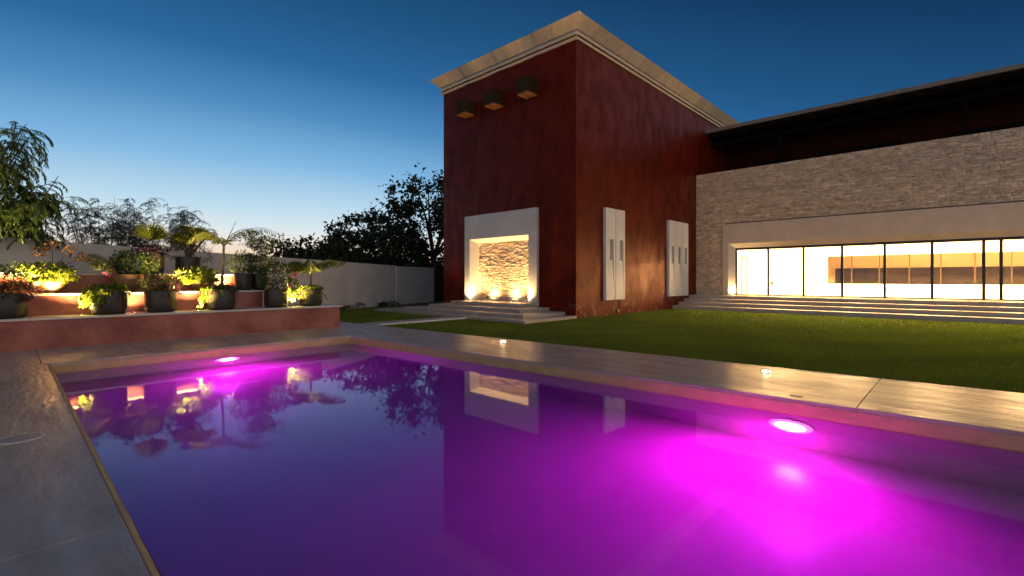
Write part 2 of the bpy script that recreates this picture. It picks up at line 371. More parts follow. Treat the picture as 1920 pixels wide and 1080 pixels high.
# underwater lamps
def dome(q, c, axis):
    rr = [(.235, 0), (.215, .014), (.165, .030), (.115, .042), (.075, .050), (.025, .055)]; n = 24; b = len(q.v)
    for r_, h_ in rr:
        for k in range(n):
            w_ = 2 * math.pi * k / n; a, d = r_ * math.cos(w_), r_ * math.sin(w_)
            q.v.append((c[0] - h_, c[1] + a, c[2] + d) if axis == 'x' else (c[0] + a, c[1] - h_, c[2] + d))
    for i in range(len(rr) - 1):
        for k in range(n):
            j = (k + 1) % n; q.f.append((b + i * n + k, b + i * n + j, b + (i + 1) * n + j, b + (i + 1) * n + k)); q.t.append(.5); q.m.append(0)
    q.f.append(tuple(b + (len(rr) - 1) * n + k for k in range(n))); q.t.append(.5); q.m.append(0)
def pool_lamp(loc, axis, power, label):
    t = thing('pool_lamp', label, 'pool light', loc, 'underwater lamps')
    h_ = MB(); l_ = MB(); x, y, z = loc
    if axis == 'x':
        h_.tube([(x + .02, y, z), (x - .035, y, z)], [.27, .255], 24); dome(l_, (x - .036, y, z), 'x')
    else:
        h_.tube([(x, y + .02, z), (x, y - .035, z)], [.27, .255], 24); dome(l_, (x, y - .036, z), 'y')
    h_.build('housing', M['white'], t); l_.build('lens', M['lens_pool'], t, True)
    p = Vector((x - .14, y, z)) if axis == 'x' else Vector((x, y - .14, z))
    lamp('beam', 'SPOT', p, power, (1.0, .0, .50), parent=t, aim=(-1, .16, -.06) if axis == 'x' else (0, -1, -.12), spot_size=math.radians(179), spot_blend=1.0, shadow_soft_size=.1)
pool_lamp((right_edge(1.56) - .0, 1.56, -.70), 'x', 1750, 'magenta underwater lamp in the right pool wall, largest glow')
pool_lamp((3.35, 11.78, -.66), 'y', 850, 'magenta underwater lamp at the far pool end below the terrace')

# lawn blades
def blades():
    X0, X1, Y0, Y1 = 7.6, 23.6, -5.5, 23.0
    n = 2200000
    x = rng.uniform(X0, X1, n); y = rng.uniform(Y0, Y1, n)
    d = x * FW.x + y * FW.y; lat = x * RT.x + y * RT.y
    dens = np.clip((7.5 / np.maximum(d, 1)) ** 2,   .14, 1)
    keep = (d > 3) & (np.abs(lat) < d * 1.16 + 1.0) & (rng.random(n) < dens)
    le = 8.10 + 1.09 * (15.9 - y) / 16.5
    keep &= x > le - .012 + .02 * np.sin(y * 9) * np.sin(y * 23)
    keep &= ~((x > 11.9) & (y > 10.6) & (y < 18.8))           # tower steps and tower
    keep &= ~((x > 14.7) & (y > 10.67))
    keep &= ~((y > 13.72) & (y < 14.62) & (x < 12.1))          # path to the steps
    keep &= ~((x > 22.85) & (y < 10.7)); keep &= ~((x < 8.2) & (y > 15.6))
    x, y, d = x[keep], y[keep], d[keep]; n = len(x)
    wd = np.clip(.0011 * d, .005, .022); h = rng.uniform(.018, .05, n)
    patch = .5 + .5 * np.sin(x * 1.7 + 2 * np.sin(y * .9)) * np.sin(y * 1.3 + x * .4)
    h *= .65 + .6 * patch
    a = rng.uniform(0, 2 * np.pi, n); la = rng.uniform(0, 2 * np.pi, n); ln = rng.uniform(0, .022, n)
    v = np.empty((n, 3, 3)); c, s_ = np.cos(a) * wd / 2, np.sin(a) * wd / 2
    v[:, 0] = np.stack([x - c, y - s_, np.full(n, -.012)], 1); v[:, 1] = np.stack([x + c, y + s_, np.full(n, -.012)], 1)
    v[:, 2] = np.stack([x + ln * np.cos(la), y + ln * np.sin(la), h - .012], 1)
    me = bpy.data.meshes.new('grass'); me.vertices.add(3 * n); me.vertices.foreach_set('co', v.ravel())
    me.loops.add(3 * n); me.loops.foreach_set('vertex_index', np.arange(3 * n, dtype=np.int32))
    me.polygons.add(n); me.polygons.foreach_set('loop_start', np.arange(n, dtype=np.int32) * 3)
    me.polygons.foreach_set('loop_total', np.full(n, 3, dtype=np.int32))
    me.materials.append(M['grass']); me.update()
    at = me.attributes.new('tint', 'FLOAT', 'FACE'); at.data.foreach_set('value', np.clip(.12 + .6 * patch + rng.normal(0, .28, n), 0, 1))
    me.validate(); me.update()
    o = bpy.data.objects.new('grass', me); link(o)
    tag(o, 'short mown grass blades of the lawn', 'grass', kind='stuff')
blades()

# ------------------------------------------------------------------ red tower
TX, TY, TY2 = 14.88, 10.69, 18.68; TX2 = 33.0; TH = 10.60
tower = thing('red_tower', 'tall dark red stucco tower with flared pale cornice', 'building', (TX, TY, 0))
DO = (12.53, 16.95, .40, 4.40)     # door surround: y0 y1 z0 z1
IN = (12.98, 16.60, 3.32)          # front opening of the niche
BK = (13.24, 16.36, 3.13); DX = .27
w = MB()
w.face([(TX, TY, -.3), (TX, TY, TH), (TX, IN[0], TH), (TX, IN[0], -.3)])
w.face([(TX, IN[1], -.3), (TX, IN[1], TH), (TX, TY2, TH), (TX, TY2, -.3)])
w.face([(TX, IN[0], IN[2]), (TX, IN[0], TH), (TX, IN[1], TH), (TX, IN[1], IN[2])])
o = w.build('front_wall', M['red'], tower)
w = MB(); w.face([(TX, TY, -.3), (TX2, TY, -.3), (TX2, TY, TH), (TX, TY, TH)]); w.face([(TX, TY2, -.3), (TX, TY2, TH), (TX2, TY2, TH), (TX2, TY2, -.3)])
w.face([(TX2, TY, -.3), (TX2, TY2, -.3), (TX2, TY2, TH), (TX2, TY, TH)])
w.build('side_wall', M['red'], tower)
# cornice: two slim fillets with red recess between, grey fillet, flared slabs
def ring(z0, z1, dx0, dx1, name, mm):
    m_ = MB()
    A = [(TX - dx0, TY - dx0), (TX2, TY - dx0), (TX2, TY2 + dx0), (TX - dx0, TY2 + dx0)]
    Bq = [(TX - dx1, TY - dx1), (TX2, TY - dx1), (TX2, TY2 + dx1), (TX - dx1, TY2 + dx1)]
    m_.v += [(*p, z0) for p in A] + [(*p, z1) for p in Bq]
    m_.f += [(3, 2, 1, 0), (4, 5, 6, 7)] + [(i, (i + 1) % 4, 4 + (i + 1) % 4, 4 + i) for i in range(4)]; m_.t += [.5] * 6; m_.m += [0] * 6
    return m_.build(name, mm, tower)
ring(10.60, 10.69, .07, .075, 'lower_fillet', M['cream']); ring(10.69, 10.765, .015, .015, 'recess_band', M['red'])
ring(10.765, 10.84, .11, .115, 'upper_fillet', M['cream']); ring(10.84, 10.935, .075, .075, 'grey_band', M['step'])
ring(10.935, 11.27, .07, .44, 'cornice_core', M['cream'])
zc0, zc1 = 10.937, 11.30
def slab(side, a, b_, tint):
    m_ = MB(); ga = .004; i0, o0, o1 = .09, .125, .50
    def pt(s_, off, z): return (TX - off, s_, z) if side == 'f' else (s_, TY - off, z)
    def mit(s_, off, end):     # mitre at the near corner
        if side == 'f': return TY - off if end == 'c' else s_
        return TX - off if end == 'c' else s_
    ea = 'c' if a is None else ''; 
    def S(which, off):
        if which == 0: return mit(a, off, ea)
        return b_ if b_ != 'far' else TY2 + off
    c = []
    for z, inn, outr in ((zc0, i0 - .02, o0), (zc1, i0, o1)):
        c += [pt(S(0, outr) + (0 if a is None else ga), outr, z), pt(S(1, outr) - ga, outr, z), pt(S(0, inn) + (0 if a is None else ga), inn, z), pt(S(1, inn) - ga, inn, z)]
    m_.hexa(c); m_.t = [tint] * 6
    m_.build('cornice_slab', M['cream'], tower)
e_ = [None] + [TY + .9 * k for k in range(1, 9)] + ['far']
for i in range(len(e_) - 1): slab('f', e_[i], e_[i + 1], random.random())
e_ = [None] + [TX + .9 * k for k in range(1, 20)]
for i in range(len(e_) - 1): slab('s', e_[i], e_[i + 1], random.random())
# door surround, proud of the wall
fr = MB(); PX = TX - .14
y0, y1, z0, z1 = DO
def fq(yA, yB, zA, zB, xx=PX): fr.face([(xx, yA, zA), (xx, yA, zB), (xx, yB, zB), (xx, yB, zA)])
fq(y0, IN[0], z0, z1); fq(IN[1], y1, z0, z1); fq(IN[0], IN[1], IN[2], z1)
fr.face([(PX, y0, z0), (TX, y0, z0), (TX, y0, z1), (PX, y0, z1)]); fr.face([(PX, y1, z0), (PX, y1, z1), (TX, y1, z1), (TX, y1, z0)])
fr.face([(PX, y0, z1), (TX, y0, z1), (TX, y1, z1), (PX, y1, z1)])
fr.build('niche_surround', M['frame'], tower)
fr = MB(); BX = TX + DX
fr.face([(PX, IN[0], z0), (PX, IN[0], IN[2]), (BX, BK[0], BK[2]), (BX, BK[0], z0)])
fr.face([(PX, IN[1], z0), (BX, BK[1], z0), (BX, BK[1], BK[2]), (PX, IN[1], IN[2])])
fr.face([(PX, IN[0], IN[2]), (PX, IN[1], IN[2]), (BX, BK[1], BK[2]), (BX, BK[0], BK[2])])
fr.build('splayed_reveal', M['frame'], tower)
nb = MB(); nb.face([(BX + .10, BK[0] - .1, .3), (BX + .10, BK[1] + .1, .3), (BX + .10, BK[1] + .1, BK[2] + .2), (BX + .10, BK[0] - .1, BK[2] + .2)])
niche = nb.build('niche_backing', M['mortar'], tower)
nb = MB(); nb.box(BX - .1, BX + .1, BK[0], BK[1], .40, .655); nb.build('niche_sill', M['step'], tower)

def stone_mesh(xf, ya, yb, za, zb, dep, jit=.012):
    """one rough ledger stone facing -X: front face broken into a raised middle"""
    m_ = MB(); g_ = .0035; ya += g_; yb -= g_; za += g_; zb -= g_
    j = lambda k=1: random.uniform(-jit, jit) * k
    back = xf + .11; x0 = xf - dep
    ed = [(x0 + .018 + j(), ya, za), (x0 + .018 + j(), yb, za), (x0 + .018 + j(), yb, zb), (x0 + .018 + j(), ya, zb)]
    iy = min(.03, (yb - ya) * .25); iz = (zb - za) * .22
    fr_ = [(x0 + j(), ya + iy * random.uniform(.5, 1.5), za + iz * random.uniform(.6, 1.5)), (x0 + j(), yb - iy * random.uniform(.5, 1.5), za + iz * random.uniform(.6, 1.5)),
           (x0 + j(1.3), yb - iy * random.uniform(.5, 1.5), zb - iz * random.uniform(.4, 1.4)), (x0 + j(1.3), ya + iy * random.uniform(.5, 1.5), zb - iz * random.uniform(.4, 1.4))]
    bk_ = [(back, p[1], p[2]) for p in ed]
    m_.v = fr_ + ed + bk_
    m_.f = [(3, 2, 1, 0)] + [(i, (i + 1) % 4, 4 + (i + 1) % 4, 4 + i) for i in range(4)] + [(4 + i, 4 + (i + 1) % 4, 8 + (i + 1) % 4, 8 + i) for i in range(4)]
    t = min(1, max(0, random.gauss(.5, .24)))
    m_.t = [t] * 9; m_.m = [0] * 9
    return m_
def courses(ya, yb, za, zb, hmin, hmax, lmin, lmax, hole=None):
    out = []; z = za
    while z < zb - .02:
        h = min(random.uniform(hmin, hmax), zb - z)
        if zb - z - h < hmin * .6: h = zb - z
        spans = [(ya, yb)]
        if hole and z + h > hole[2] and z < hole[3]: spans = [(hole[1], yb), (ya, hole[0])]
        for s0, s1 in spans:
            y = s1
            while y > s0 + .01:
                l = min(random.uniform(lmin, lmax) * (1 + random.random() * .5 * (random.random() < .3)), y - s0)
                if y - s0 - l < lmin * .5: l = y - s0
                if h > hmin * 1.7 and random.random() < .28:
                    k = random.uniform(.4, .6); out.append((y - l, y, z, z + h * k)); out.append((y - l, y, z + h * k, z + h))
                else: out.append((y - l, y, z, z + h))
                y -= l
        z += h
    return out
def lay(stones, xf, parent, far_label, key, limit=300, deps=(.010, .015, .02, .028, .036)):
    stones = sorted(stones, key=key)
    rest = MB()
    for i, (a, b_, c, d) in enumerate(stones):
        m_ = stone_mesh(xf, a, b_, c, d, random.choice(deps))
        if i < limit: m_.build('stone', M['stone'], parent)
        else:
            k = len(rest.v); rest.v += m_.v; rest.f += [tuple(k + q for q in f) for f in m_.f]; rest.t += m_.t; rest.m += m_.m
    if rest.v: rest.build(far_label, M['stone'], parent, kind='stuff')
lay(courses(BK[0] - .03, BK[1] + .03, .655, BK[2] + .03, .035, .085, .10, .34), BX, niche, 'ledger_stones', lambda s: -(s[1] - s[0]) * (s[3] - s[2]), 298, (.006, .010, .014, .020, .028))

# slit window panels on the right face
def slit_panel(xa, xb, za, zb):
    m_ = MB(); yf = TY - .13; yb_ = TY - .085; wd = xb - xa
    sl, sr = xa + wd * .40, xa + wd * .80; zt, zm, zp = 3.14, 2.28, .80; xp = xa + wd * .88
    f = lambda *p: m_.face([(q[0], q[2] if len(q) > 2 else yf, q[1]) for q in p])
    f((xa, za), (xp, za), (xp, zp), (sl, zm), (sl, zt), (xa, zt))
    f((xa, zt), (sl, zt), (sr, zt), (xb, zt), (xb, zb), (xa, zb))
    f((xp, za), (xb, za), (xb, zt), (sr, zt), (sr, zm), (xp, zp))
    f((sl, zm, yf), (xp, zp, yf), (sr, zm, yb_))                                   # sloped groove
    m_.face([(sr, yf, zm), (sr, yb_, zm), (xp, yf, zp)])
    m_.face([(sl, yf, zm), (sr, yb_, zm), (sl, yb_, zm)])
    m_.face([(sl, yf, zm), (sl, yb_, zm), (sl, yb_, zt), (sl, yf, zt)]); m_.face([(sr, yf, zm), (sr, yf, zt), (sr, yb_, zt), (sr, yb_, zm)])
    m_.face([(sl, yf, zt), (sl, yb_, zt), (sr, yb_, zt), (sr, yf, zt)])
    m_.face([(xa, yf, za), (xa, yf, zb), (xa, TY, zb), (xa, TY, za)]); m_.face([(xb, yf, za), (xb, TY, za), (xb, TY, zb), (xb, yf, zb)])
    m_.face([(xa, yf, zb), (xb, yf, zb), (xb, TY, zb), (xa, TY, zb)]); m_.face([(xa, yf, za), (xa, TY, za), (xb, TY, za), (xb, yf, za)])
    p = m_.build('slit_window_panel', M['panel'], tower)
    g_ = MB(); g_.face([(sl, yb_ - .004, zm), (sr, yb_ - .004, zm), (sr, yb_ - .004, zt), (sl, yb_ - .004, zt)]); g_.build('pane', M['slitglass'], p)
def base_stains(m_):
    N = m_.node_tree.nodes; L = m_.node_tree.links; b = N['Principled BSDF']; src = b.inputs['Base Color'].links[0].from_socket
    geo = N.new('ShaderNodeNewGeometry'); sp = N.new('ShaderNodeSeparateXYZ'); L.new(geo.outputs['Position'], sp.inputs[0])
    h = N.new('ShaderNodeMapRange'); h.inputs[1].default_value = .15; h.inputs[2].default_value = .85; h.inputs[3].default_value = 1; h.inputs[4].default_value = 0; L.new(sp.outputs[2], h.inputs[0])
    nz = N.new('ShaderNodeTexNoise'); nz.inputs['Scale'].default_value = 3.2; nz.inputs['Detail'].default_value = 8; L.new(geo.outputs['Position'], nz.inputs['Vector'])
    t = N.new('ShaderNodeMapRange'); t.inputs[1].default_value = .56; t.inputs[2].default_value = .66; L.new(nz.outputs[0], t.inputs[0])
    mu = N.new('ShaderNodeMath'); mu.operation = 'MULTIPLY'; L.new(h.outputs[0], mu.inputs[0]); L.new(t.outputs[0], mu.inputs[1])
    m2 = N.new('ShaderNodeMath'); m2.operation = 'MULTIPLY'; L.new(mu.outputs[0], m2.inputs[0]); m2.inputs[1].default_value = .8
    mx = N.new('ShaderNodeMix'); mx.data_type = 'RGBA'; L.new(m2.outputs[0], mx.inputs[0]); L.new(src, mx.inputs[6]); mx.inputs[7].default_value = (.26, .15, .11, 1); L.new(mx.outputs[2], b.inputs['Base Color'])
base_stains(M['red'])
p = on_y(1158, 583, TY)
t = thing('outdoor_socket', 'small grey outdoor socket with conduit low on the red wall under the paired slit panels', 'socket', (p.x, TY, p.z))
q = MB(); q.box(p.x - .07, p.x + .07, TY - .07, TY - .002, p.z - .06, p.z + .08); bevel(q.build('case', M['steel'], t), .008)
q = MB(); q.tube([(p.x + .14, TY - .02, p.z + .52), (p.x + .14, TY - .02, p.z + .02), (p.x + .07, TY - .02, p.z + .01)], [.012, .012, .012], 6); q.build('conduit', M['dark'], t)
M['slitglass'] = mat('grey_slit_glass', (.30, .31, .33), .25)
for xa, xb in ((16.77, 17.50), (17.56, 18.28), (22.53, 23.26), (23.30, 24.03), (24.07, 24.80)): slit_panel(xa, xb, .63, 4.42)
# timber wall boxes
for (px_, pt, pb, half), lab in zip(((874, 190, 224, 15), (927, 168, 208, 18), (989, 146, 187, 20)),
        ('timber box on the red wall, lowest in the picture, nearest the tower outer edge', 'timber box on the red wall between the two others', 'ribbed timber box on the red wall nearest the tower corner')):
    p = on_x(px_ + 9, pb - 4, TX); hz_ = .66; wd = .62
    t = thing('timber_box', lab, 'timber box', (TX, p.y, p.z), 'timber boxes under the cornice')
    xs = np.linspace(TX - .62, TX - .0, 6)
    for k in range(5):
        q = MB(); q.box(xs[k] + .005, xs[k + 1] - .005, p.y - wd / 2 + (.012 if k % 2 else 0), p.y + wd / 2 - (.012 if k % 2 else 0), p.z + .06, p.z + hz_); q.build('timber', M['wood'], t)
    for k in range(2):
        q = MB(); ym = p.y - wd / 2 + k * wd / 2; q.box(TX - .60, TX - .02, ym + .02, ym + wd / 2 - .02, p.z, p.z + .06); q.build('bottom_board', M['woodwarm'], t)
# lightning rod on the roof
p = on_y(1367, 230, 12.2)
r_ = thing('lightning_rod', 'thin dark rod standing on the tower roof edge by the low roof', 'rod', (p.x, p.y, 11.27))
q = MB(); q.tube([(p.x, p.y, 11.0), (p.x, p.y, p.z + .25)], [.03, .025], 6); q.build('mast', M['dark'], r_)

# entrance steps
st = thing('entrance_steps', 'grey stone steps rising to the lit stone niche', 'steps', (13.3, 14.6, 0))
for X0, ya, yb, za, zb in ((11.95, 10.66, 20.2, -.2, .10), (12.45, 11.2, 18.55, .10, .232), (13.12, 11.97, 17.55, .232, .372), (13.72, 12.60, 16.75, .372, .52)):
    cuts = [ya] + [ya + (yb - ya) * k / 3 + .12 * (k % 2) for k in (1, 2)] + [yb]
    x1 = TX + (.0 if zb < .5 else .2)
    for i in range(3):
        if zb > .5: q = MB(); q.box(X0, BX - .1, cuts[i] + .002, cuts[i + 1] - .002, za, zb)
        else: q = MB(); q.box(X0, TX - .005, cuts[i] + .002, cuts[i + 1] - .002, za, zb)
        bevel(q.build('step_slab', M['step'], st), .008, 2)
# path from the deck to the steps
pa = MB(); pa.box(8.2, 12.1, 13.74, 14.6, -.2, .03); o = pa.build('garden_path', M['step']); o['kind'] = 'structure'; o['label'] = 'grey path from deck to the entrance steps'
pe = MB(); pe.box(8.3, 11.93, 13.60, 13.738, -.2, .05); o = pe.build('path_edge', M['panel'], None); o['kind'] = 'structure'; o['label'] = 'pale raised edge strip of the garden path'

def uplight(loc, label, energy, group, aim=(0, 0, 1), rad=.05, size=math.radians(140), lens='lens_warm', blend=1.0, up=.03):
    t = thing('uplight', label, 'ground light', loc, group)
    q = MB(); x, y, z = loc
    q.lathe([(rad * 1.35, 0), (rad * 1.35, .010), (rad * 1.05, .014), (rad * 1.0, .008)], (x, y, z), 20); q.build('rim', M['steel'], t)
    q = MB(); q.disc((x, y, z + .010), rad, 20); q.build('lens', M[lens], t)
    if energy: lamp('glow', 'SPOT', (x, y, z + up), energy, WARM_S, parent=t, aim=aim, spot_size=size, spot_blend=blend, shadow_soft_size=rad)
    return t
SGN = 'uplights of the stone niche'
uplight((TX - .07, 15.36, .655 - .135), 'niche uplight under the stone wall, left of the middle pair', 270, SGN, (.25, 0, 1))
uplight((TX - .07, 14.02, .655 - .135), 'niche uplight under the stone wall, right of the middle pair', 270, SGN, (.25, 0, 1))
uplight((TX - .24, 16.52, .52), 'niche uplight at the foot of the left jamb', 520, SGN, (-.02, .0, 1))
uplight((TX - .24, 13.05, .52), 'niche uplight at the foot of the right jamb', 520, SGN, (-.02, .0, 1))

# ------------------------------------------------------------------ glazed wing
WX = 26.11; WE = -13.0
wing = thing('glazed_wing', 'long low wing with pale ledger stone wall and lit glazed front', 'building', (WX, 0, 0))
WO = (WE, 9.24, .64, 4.38); WI = (8.96, 3.35); WBK = (8.68, 3.11); WDX = .27
w = MB()
w.face([(WX + .1, WE, 4.38), (WX + .1, TY, 4.38), (WX + .1, TY, 7.16), (WX + .1, WE, 7.16)]); w.face([(WX + .1, 9.24, -.2), (WX + .1, TY, -.2), (WX + .1, TY, 4.38), (WX + .1, 9.24, 4.38)])
w.face([(WX + .1, WE, 7.16), (WX + .1, TY, 7.16), (WX + .5, TY, 7.16), (WX + .5, WE, 7.16)]); w.face([(WX + .5, WE, 4), (WX + .5, WE, 7.16), (WX + .5, TY, 7.16), (WX + .5, TY, 4)])
sw = w.build('stone_wall', M['mortar'], wing)
def big(s):
    yc = (s[0] + s[1]) / 2; d = WX * FW.x + yc * FW.y
    vis = d > 0 and abs((WX * RT.x + yc * RT.y) / d) < 1.06
    return (0 if vis else 1, -(s[1] - s[0]) * (s[3] - s[2]) / d ** 2)
lay(courses(WE, TY - .004, .0, 7.2, .055, .13, .11, .36, (WE, 9.25, -1, 4.385)), WX, sw, 'ledger_stones', big, 300)
PXW = WX - .07
fr = MB()
fr.face([(PXW, WE, WI[1]), (PXW, WE, 4.38), (PXW, WI[0], 4.38), (PXW, WI[0], WI[1])]); fr.face([(PXW, WI[0], .6), (PXW, WI[0], 4.38), (PXW, 9.24, 4.38), (PXW, 9.24, .6)])
fr.face([(PXW, 9.24, .6), (PXW, 9.24, 4.38), (WX + .1, 9.24, 4.38), (WX + .1, 9.24, .6)]); fr.face([(PXW, 9.24, 4.38), (PXW, WE, 4.38), (WX + .1, WE, 4.38), (WX + .1, 9.24, 4.38)])
fr.build('window_surround', M['wframe'], wing)
fr = MB(); WBX = WX + WDX
fr.face([(PXW, WI[0], .6), (PXW, WI[0], WI[1]), (WBX, WBK[0], WBK[1]), (WBX, WBK[0], .6)][::-1]); fr.face([(PXW, WI[0], WI[1]), (PXW, WE, WI[1]), (WBX, WE, WBK[1]), (WBX, WBK[0], WBK[1])])
fr.build('splayed_reveal', M['frame'], wing)
# glazing
FZ0, FZ1 = .66, WBK[1]
mull = [8.66, 7.13, 5.58, 4.03, 2.48, .92, -.60, -1.08, -2.64, -4.2, -5.75, -7.3, -8.85, -10.4, -12.0, -13.0]
q = MB(); q.box(WBX - .02, WBX + .06, WE, 8.68, FZ1 - .11, FZ1); q.box(WBX - .02, WBX + .06, WE, 8.68, FZ0, FZ0 + .06)
wf = q.build('window_frame', M['dark'], wing)
for y in mull:
    q = MB(); q.box(WBX - .025, WBX + .065, y - .05, y + .05, FZ0 + .06, FZ1 - .11); q.build('mullion', M['dark'], wf)
for a, b_ in zip(mull, mull[1:]):
    q = MB(); q.face([(WBX + .02, b_ + .05, FZ0 + .06), (WBX + .02, a - .05, FZ0 + .06), (WBX + .02, a - .05, FZ1 - .11), (WBX + .02, b_ + .05, FZ1 - .11)]); q.build('pane', M['glass'], wf)
# room inside
RX = 32.0; RZ = 3.45; RY = 9.3
q = MB(); q.face([(WBX - .1, WE, .655), (RX, WE, .655), (RX, RY, .655), (WBX - .1, RY, .655)]); q.build('room_floor', M['roomfloor'], wing)
q = MB(); q.face([(WBX, WE, RZ), (WBX, RY, RZ), (RX, RY, RZ), (RX, WE, RZ)]); q.build('room_ceiling', M['room'], wing)
RWY = 5.62; rz0, rz1 = 1.22, 2.78
q = MB()
q.face([(RX, RWY, .65), (RX, RY, .65), (RX, RY, RZ), (RX, RWY, RZ)]); q.face([(RX, WE, .65), (RX, RWY, .65), (RX, RWY, rz0), (RX, WE, rz0)]); q.face([(RX, WE, rz1), (RX, RWY, rz1), (RX, RWY, RZ), (RX, WE, RZ)])
q.face([(WBX + .07, RY, .65), (WBX + .07, RY, RZ), (RX, RY, RZ), (RX, RY, .65)]); q.face([(WBX, WE, .65), (RX, WE, .65), (RX, WE, RZ), (WBX, WE, RZ)])
q.face([(WBX + .07, WBK[0], .65), (WBX + .07, RY, .65), (WBX + .07, RY, RZ), (WBX + .07, WBK[0], RZ)]); q.face([(WBX + .07, WE, FZ1), (WBX + .07, RY, FZ1), (WBX + .07, RY, RZ), (WBX + .07, WE, RZ)])
q.build('room_wall', M['room'], wing)
rw = MB(); rw.box(RX - .03, RX + .06, RWY - .05, RWY, rz0, rz1)
rwf = rw.build('rear_window_frame', M['tan'], wing)
for k, pxm in enumerate((1548, 1597, 1649, 1705, 1764, 1828, 1897)):
    y = on_x(pxm, 500, RX).y; q = MB(); q.box(RX - .02, RX + .05, y - .02, y + .02, rz0, rz1); q.build('mullion', M['wood'], rwf)
q = MB(); q.face([(RX + .01, WE, rz0), (RX + .01, RWY, rz0), (RX + .01, RWY, rz1), (RX + .01, WE, rz1)]); q.build('pane', M['glassback'], rwf)
# corridor beyond the rear window
CX = 37.0; yc0 = on_x(1566, 515, CX).y
q = MB(); q.face([(CX, WE, .6), (CX, WE, 2.18), (CX, yc0, 2.18), (CX, yc0, .6)]); q.build('rear_dark_glazing', M['darkglass'] if 'darkglass' in M else M['black'], wing)
q = MB(); q.face([(CX + .03, WE, .3), (CX + .03, RY, .3), (CX + .03, RY, 4.2), (CX + .03, WE, 4.2)]); q.face([(RX + .1, WE, .3), (CX, WE, .3), (CX, RY, .3), (RX + .1, RY, .3)])
q.face([(RX + .1, WE, 4.2), (RX + .1, RY, 4.2), (CX, RY, 4.2), (CX, WE, 4.2)]); q.build('corridor_wall', M['tan'], wing)
# door at the far left of the room
q = MB(); q.box(29.0, 29.1, RY - .12, RY - .003, .66, 2.75); q.box(30.0, 30.1, RY - .12, RY - .003, .66, 2.75); q.box(29.0, 30.1, RY - .12, RY - .003, 2.752, 2.85); q.build('door_frame', M['yellowwood'], wing)
p = on_x(1447, 534, RX)
t = thing('wall_box', 'small white box with dark socket panel on the room back wall', 'box', (RX - .12, p.y, p.z - .3))
q = MB(); q.box(RX - .14, RX - .004, p.y - .16, p.y + .16, p.z - .28, p.z + .30); bevel(q.build('case', M['panel'], t), .01)
q = MB(); q.box(RX - .155, RX - .142, p.y - .12, p.y + .05, p.z + .0, p.z + .2); q.build('socket_panel', M['wood'], t)
# ceiling lights
CL = 'ceiling lights inside the wing'
for y, lab_ in ((7.3, 'ceiling light of the lit room nearest to the red tower'), (4.2, 'ceiling light second from the tower end of the room'), (1.1, 'ceiling light third from the tower end of the room'), (-2.0, 'ceiling light fourth from the tower end of the room'), (-5.1, 'ceiling light fifth from the tower end of the room'), (-8.2, 'ceiling light farthest from the red tower')):
    t = thing('ceiling_light', lab_, 'ceiling light', (29.2, y, RZ), CL)
    q = MB(); q.box(28.55, 29.85, y - .65, y + .65, RZ - .05, RZ - .002); q.build('housing', M['panel'], t)
    q = MB(); q.face([(28.6, y - .6, RZ - .054), (28.6, y + .6, RZ - .054), (29.8, y + .6, RZ - .054), (29.8, y - .6, RZ - .054)]); q.build('diffuser', M['ceilpanel'], t)
# roof slab with joists over the recessed upper floor
UX = 30.4; RFX = 27.38; RFZ = 9.78
q = MB(); q.box(RFX, 36, WE, TY - .004, RFZ, RFZ + .19); roof = q.build('roof_slab', M['roofedge'] if 'roofedge' in M else M['step'], wing)
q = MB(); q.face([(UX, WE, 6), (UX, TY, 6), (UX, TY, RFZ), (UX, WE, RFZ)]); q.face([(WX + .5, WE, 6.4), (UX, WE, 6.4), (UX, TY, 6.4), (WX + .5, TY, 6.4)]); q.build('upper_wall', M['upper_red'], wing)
y = TY - .5
while y > -9:
    q = MB(); q.box(RFX + .22, UX - .004, y - .13, y + .13, RFZ - .26, RFZ - .003); q.build('joist', M['beam'] if 'beam' in M else M['wood'], roof); y -= .82
q = MB(); q.box(RFX + .9, RFX + 1.1, WE, TY - .01, RFZ - .62, RFZ - .363); q.build('eaves_beam', M['black'], roof)
for pxm in (1463, 1810):
    y = on_x(pxm, 300, RFX + 1.0).y; q = MB(); q.box(RFX + .9, RFX + 1.1, y - .1, y + .1, 6.4, RFZ - .622); q.build('roof_post', M['black'], wing)
for a, b_ in ((8.8, 7.0), (5.6, 2.2), (.4, -3.2), (-4.6, -8)):
    q = MB(); q.box(UX - .06, UX - .004, b_, a, 6.42, 8.35); u = q.build('upper_window', M['black'], wing)
    q = MB(); q.face([(UX - .064, b_ + .07, 6.5), (UX - .064, a - .07, 6.5), (UX - .064, a - .07, 8.28), (UX - .064, b_ + .07, 8.28)]); q.build('pane', M['darkpane'] if 'darkpane' in M else M['black'], u)
# wide steps before the glazing
ts = thing('terrace_steps', 'wide low grey stone steps below the glazed front', 'steps', (24, 0, 0))
for X0, za, zb in ((23.15, -.2, .165), (23.85, .165, .325), (24.5, .325, .485), (25.15, .485, .645)):
    yy = TY - .005; x1 = WBX - .021 if zb > .6 else WX + .02
    while yy > WE + .2:
        l = random.uniform(1.7, 2.6); q = MB(); q.box(X0, x1 if zb > .6 else WX - .1, max(WE, yy - l) + .002, yy - .002, za, zb); bevel(q.build('step_slab', M['palestep'], ts), .007, 2); yy -= l
uplight((WX + .04, 8.74, .645), 'uplight at the left jamb of the glazed front', 260, None, (.10, .12, 1))
# side path beside the lawn at the right
q = MB(); q.prism([(17.0, -4.2), (23.1, -4.2), (23.1, -1.5), (22.2, -1.85)], -.2, .004); o = q.build('side_path', M['deck']); o['kind'] = 'structure'; o['label'] = 'pinkish paved path meeting the wide steps'

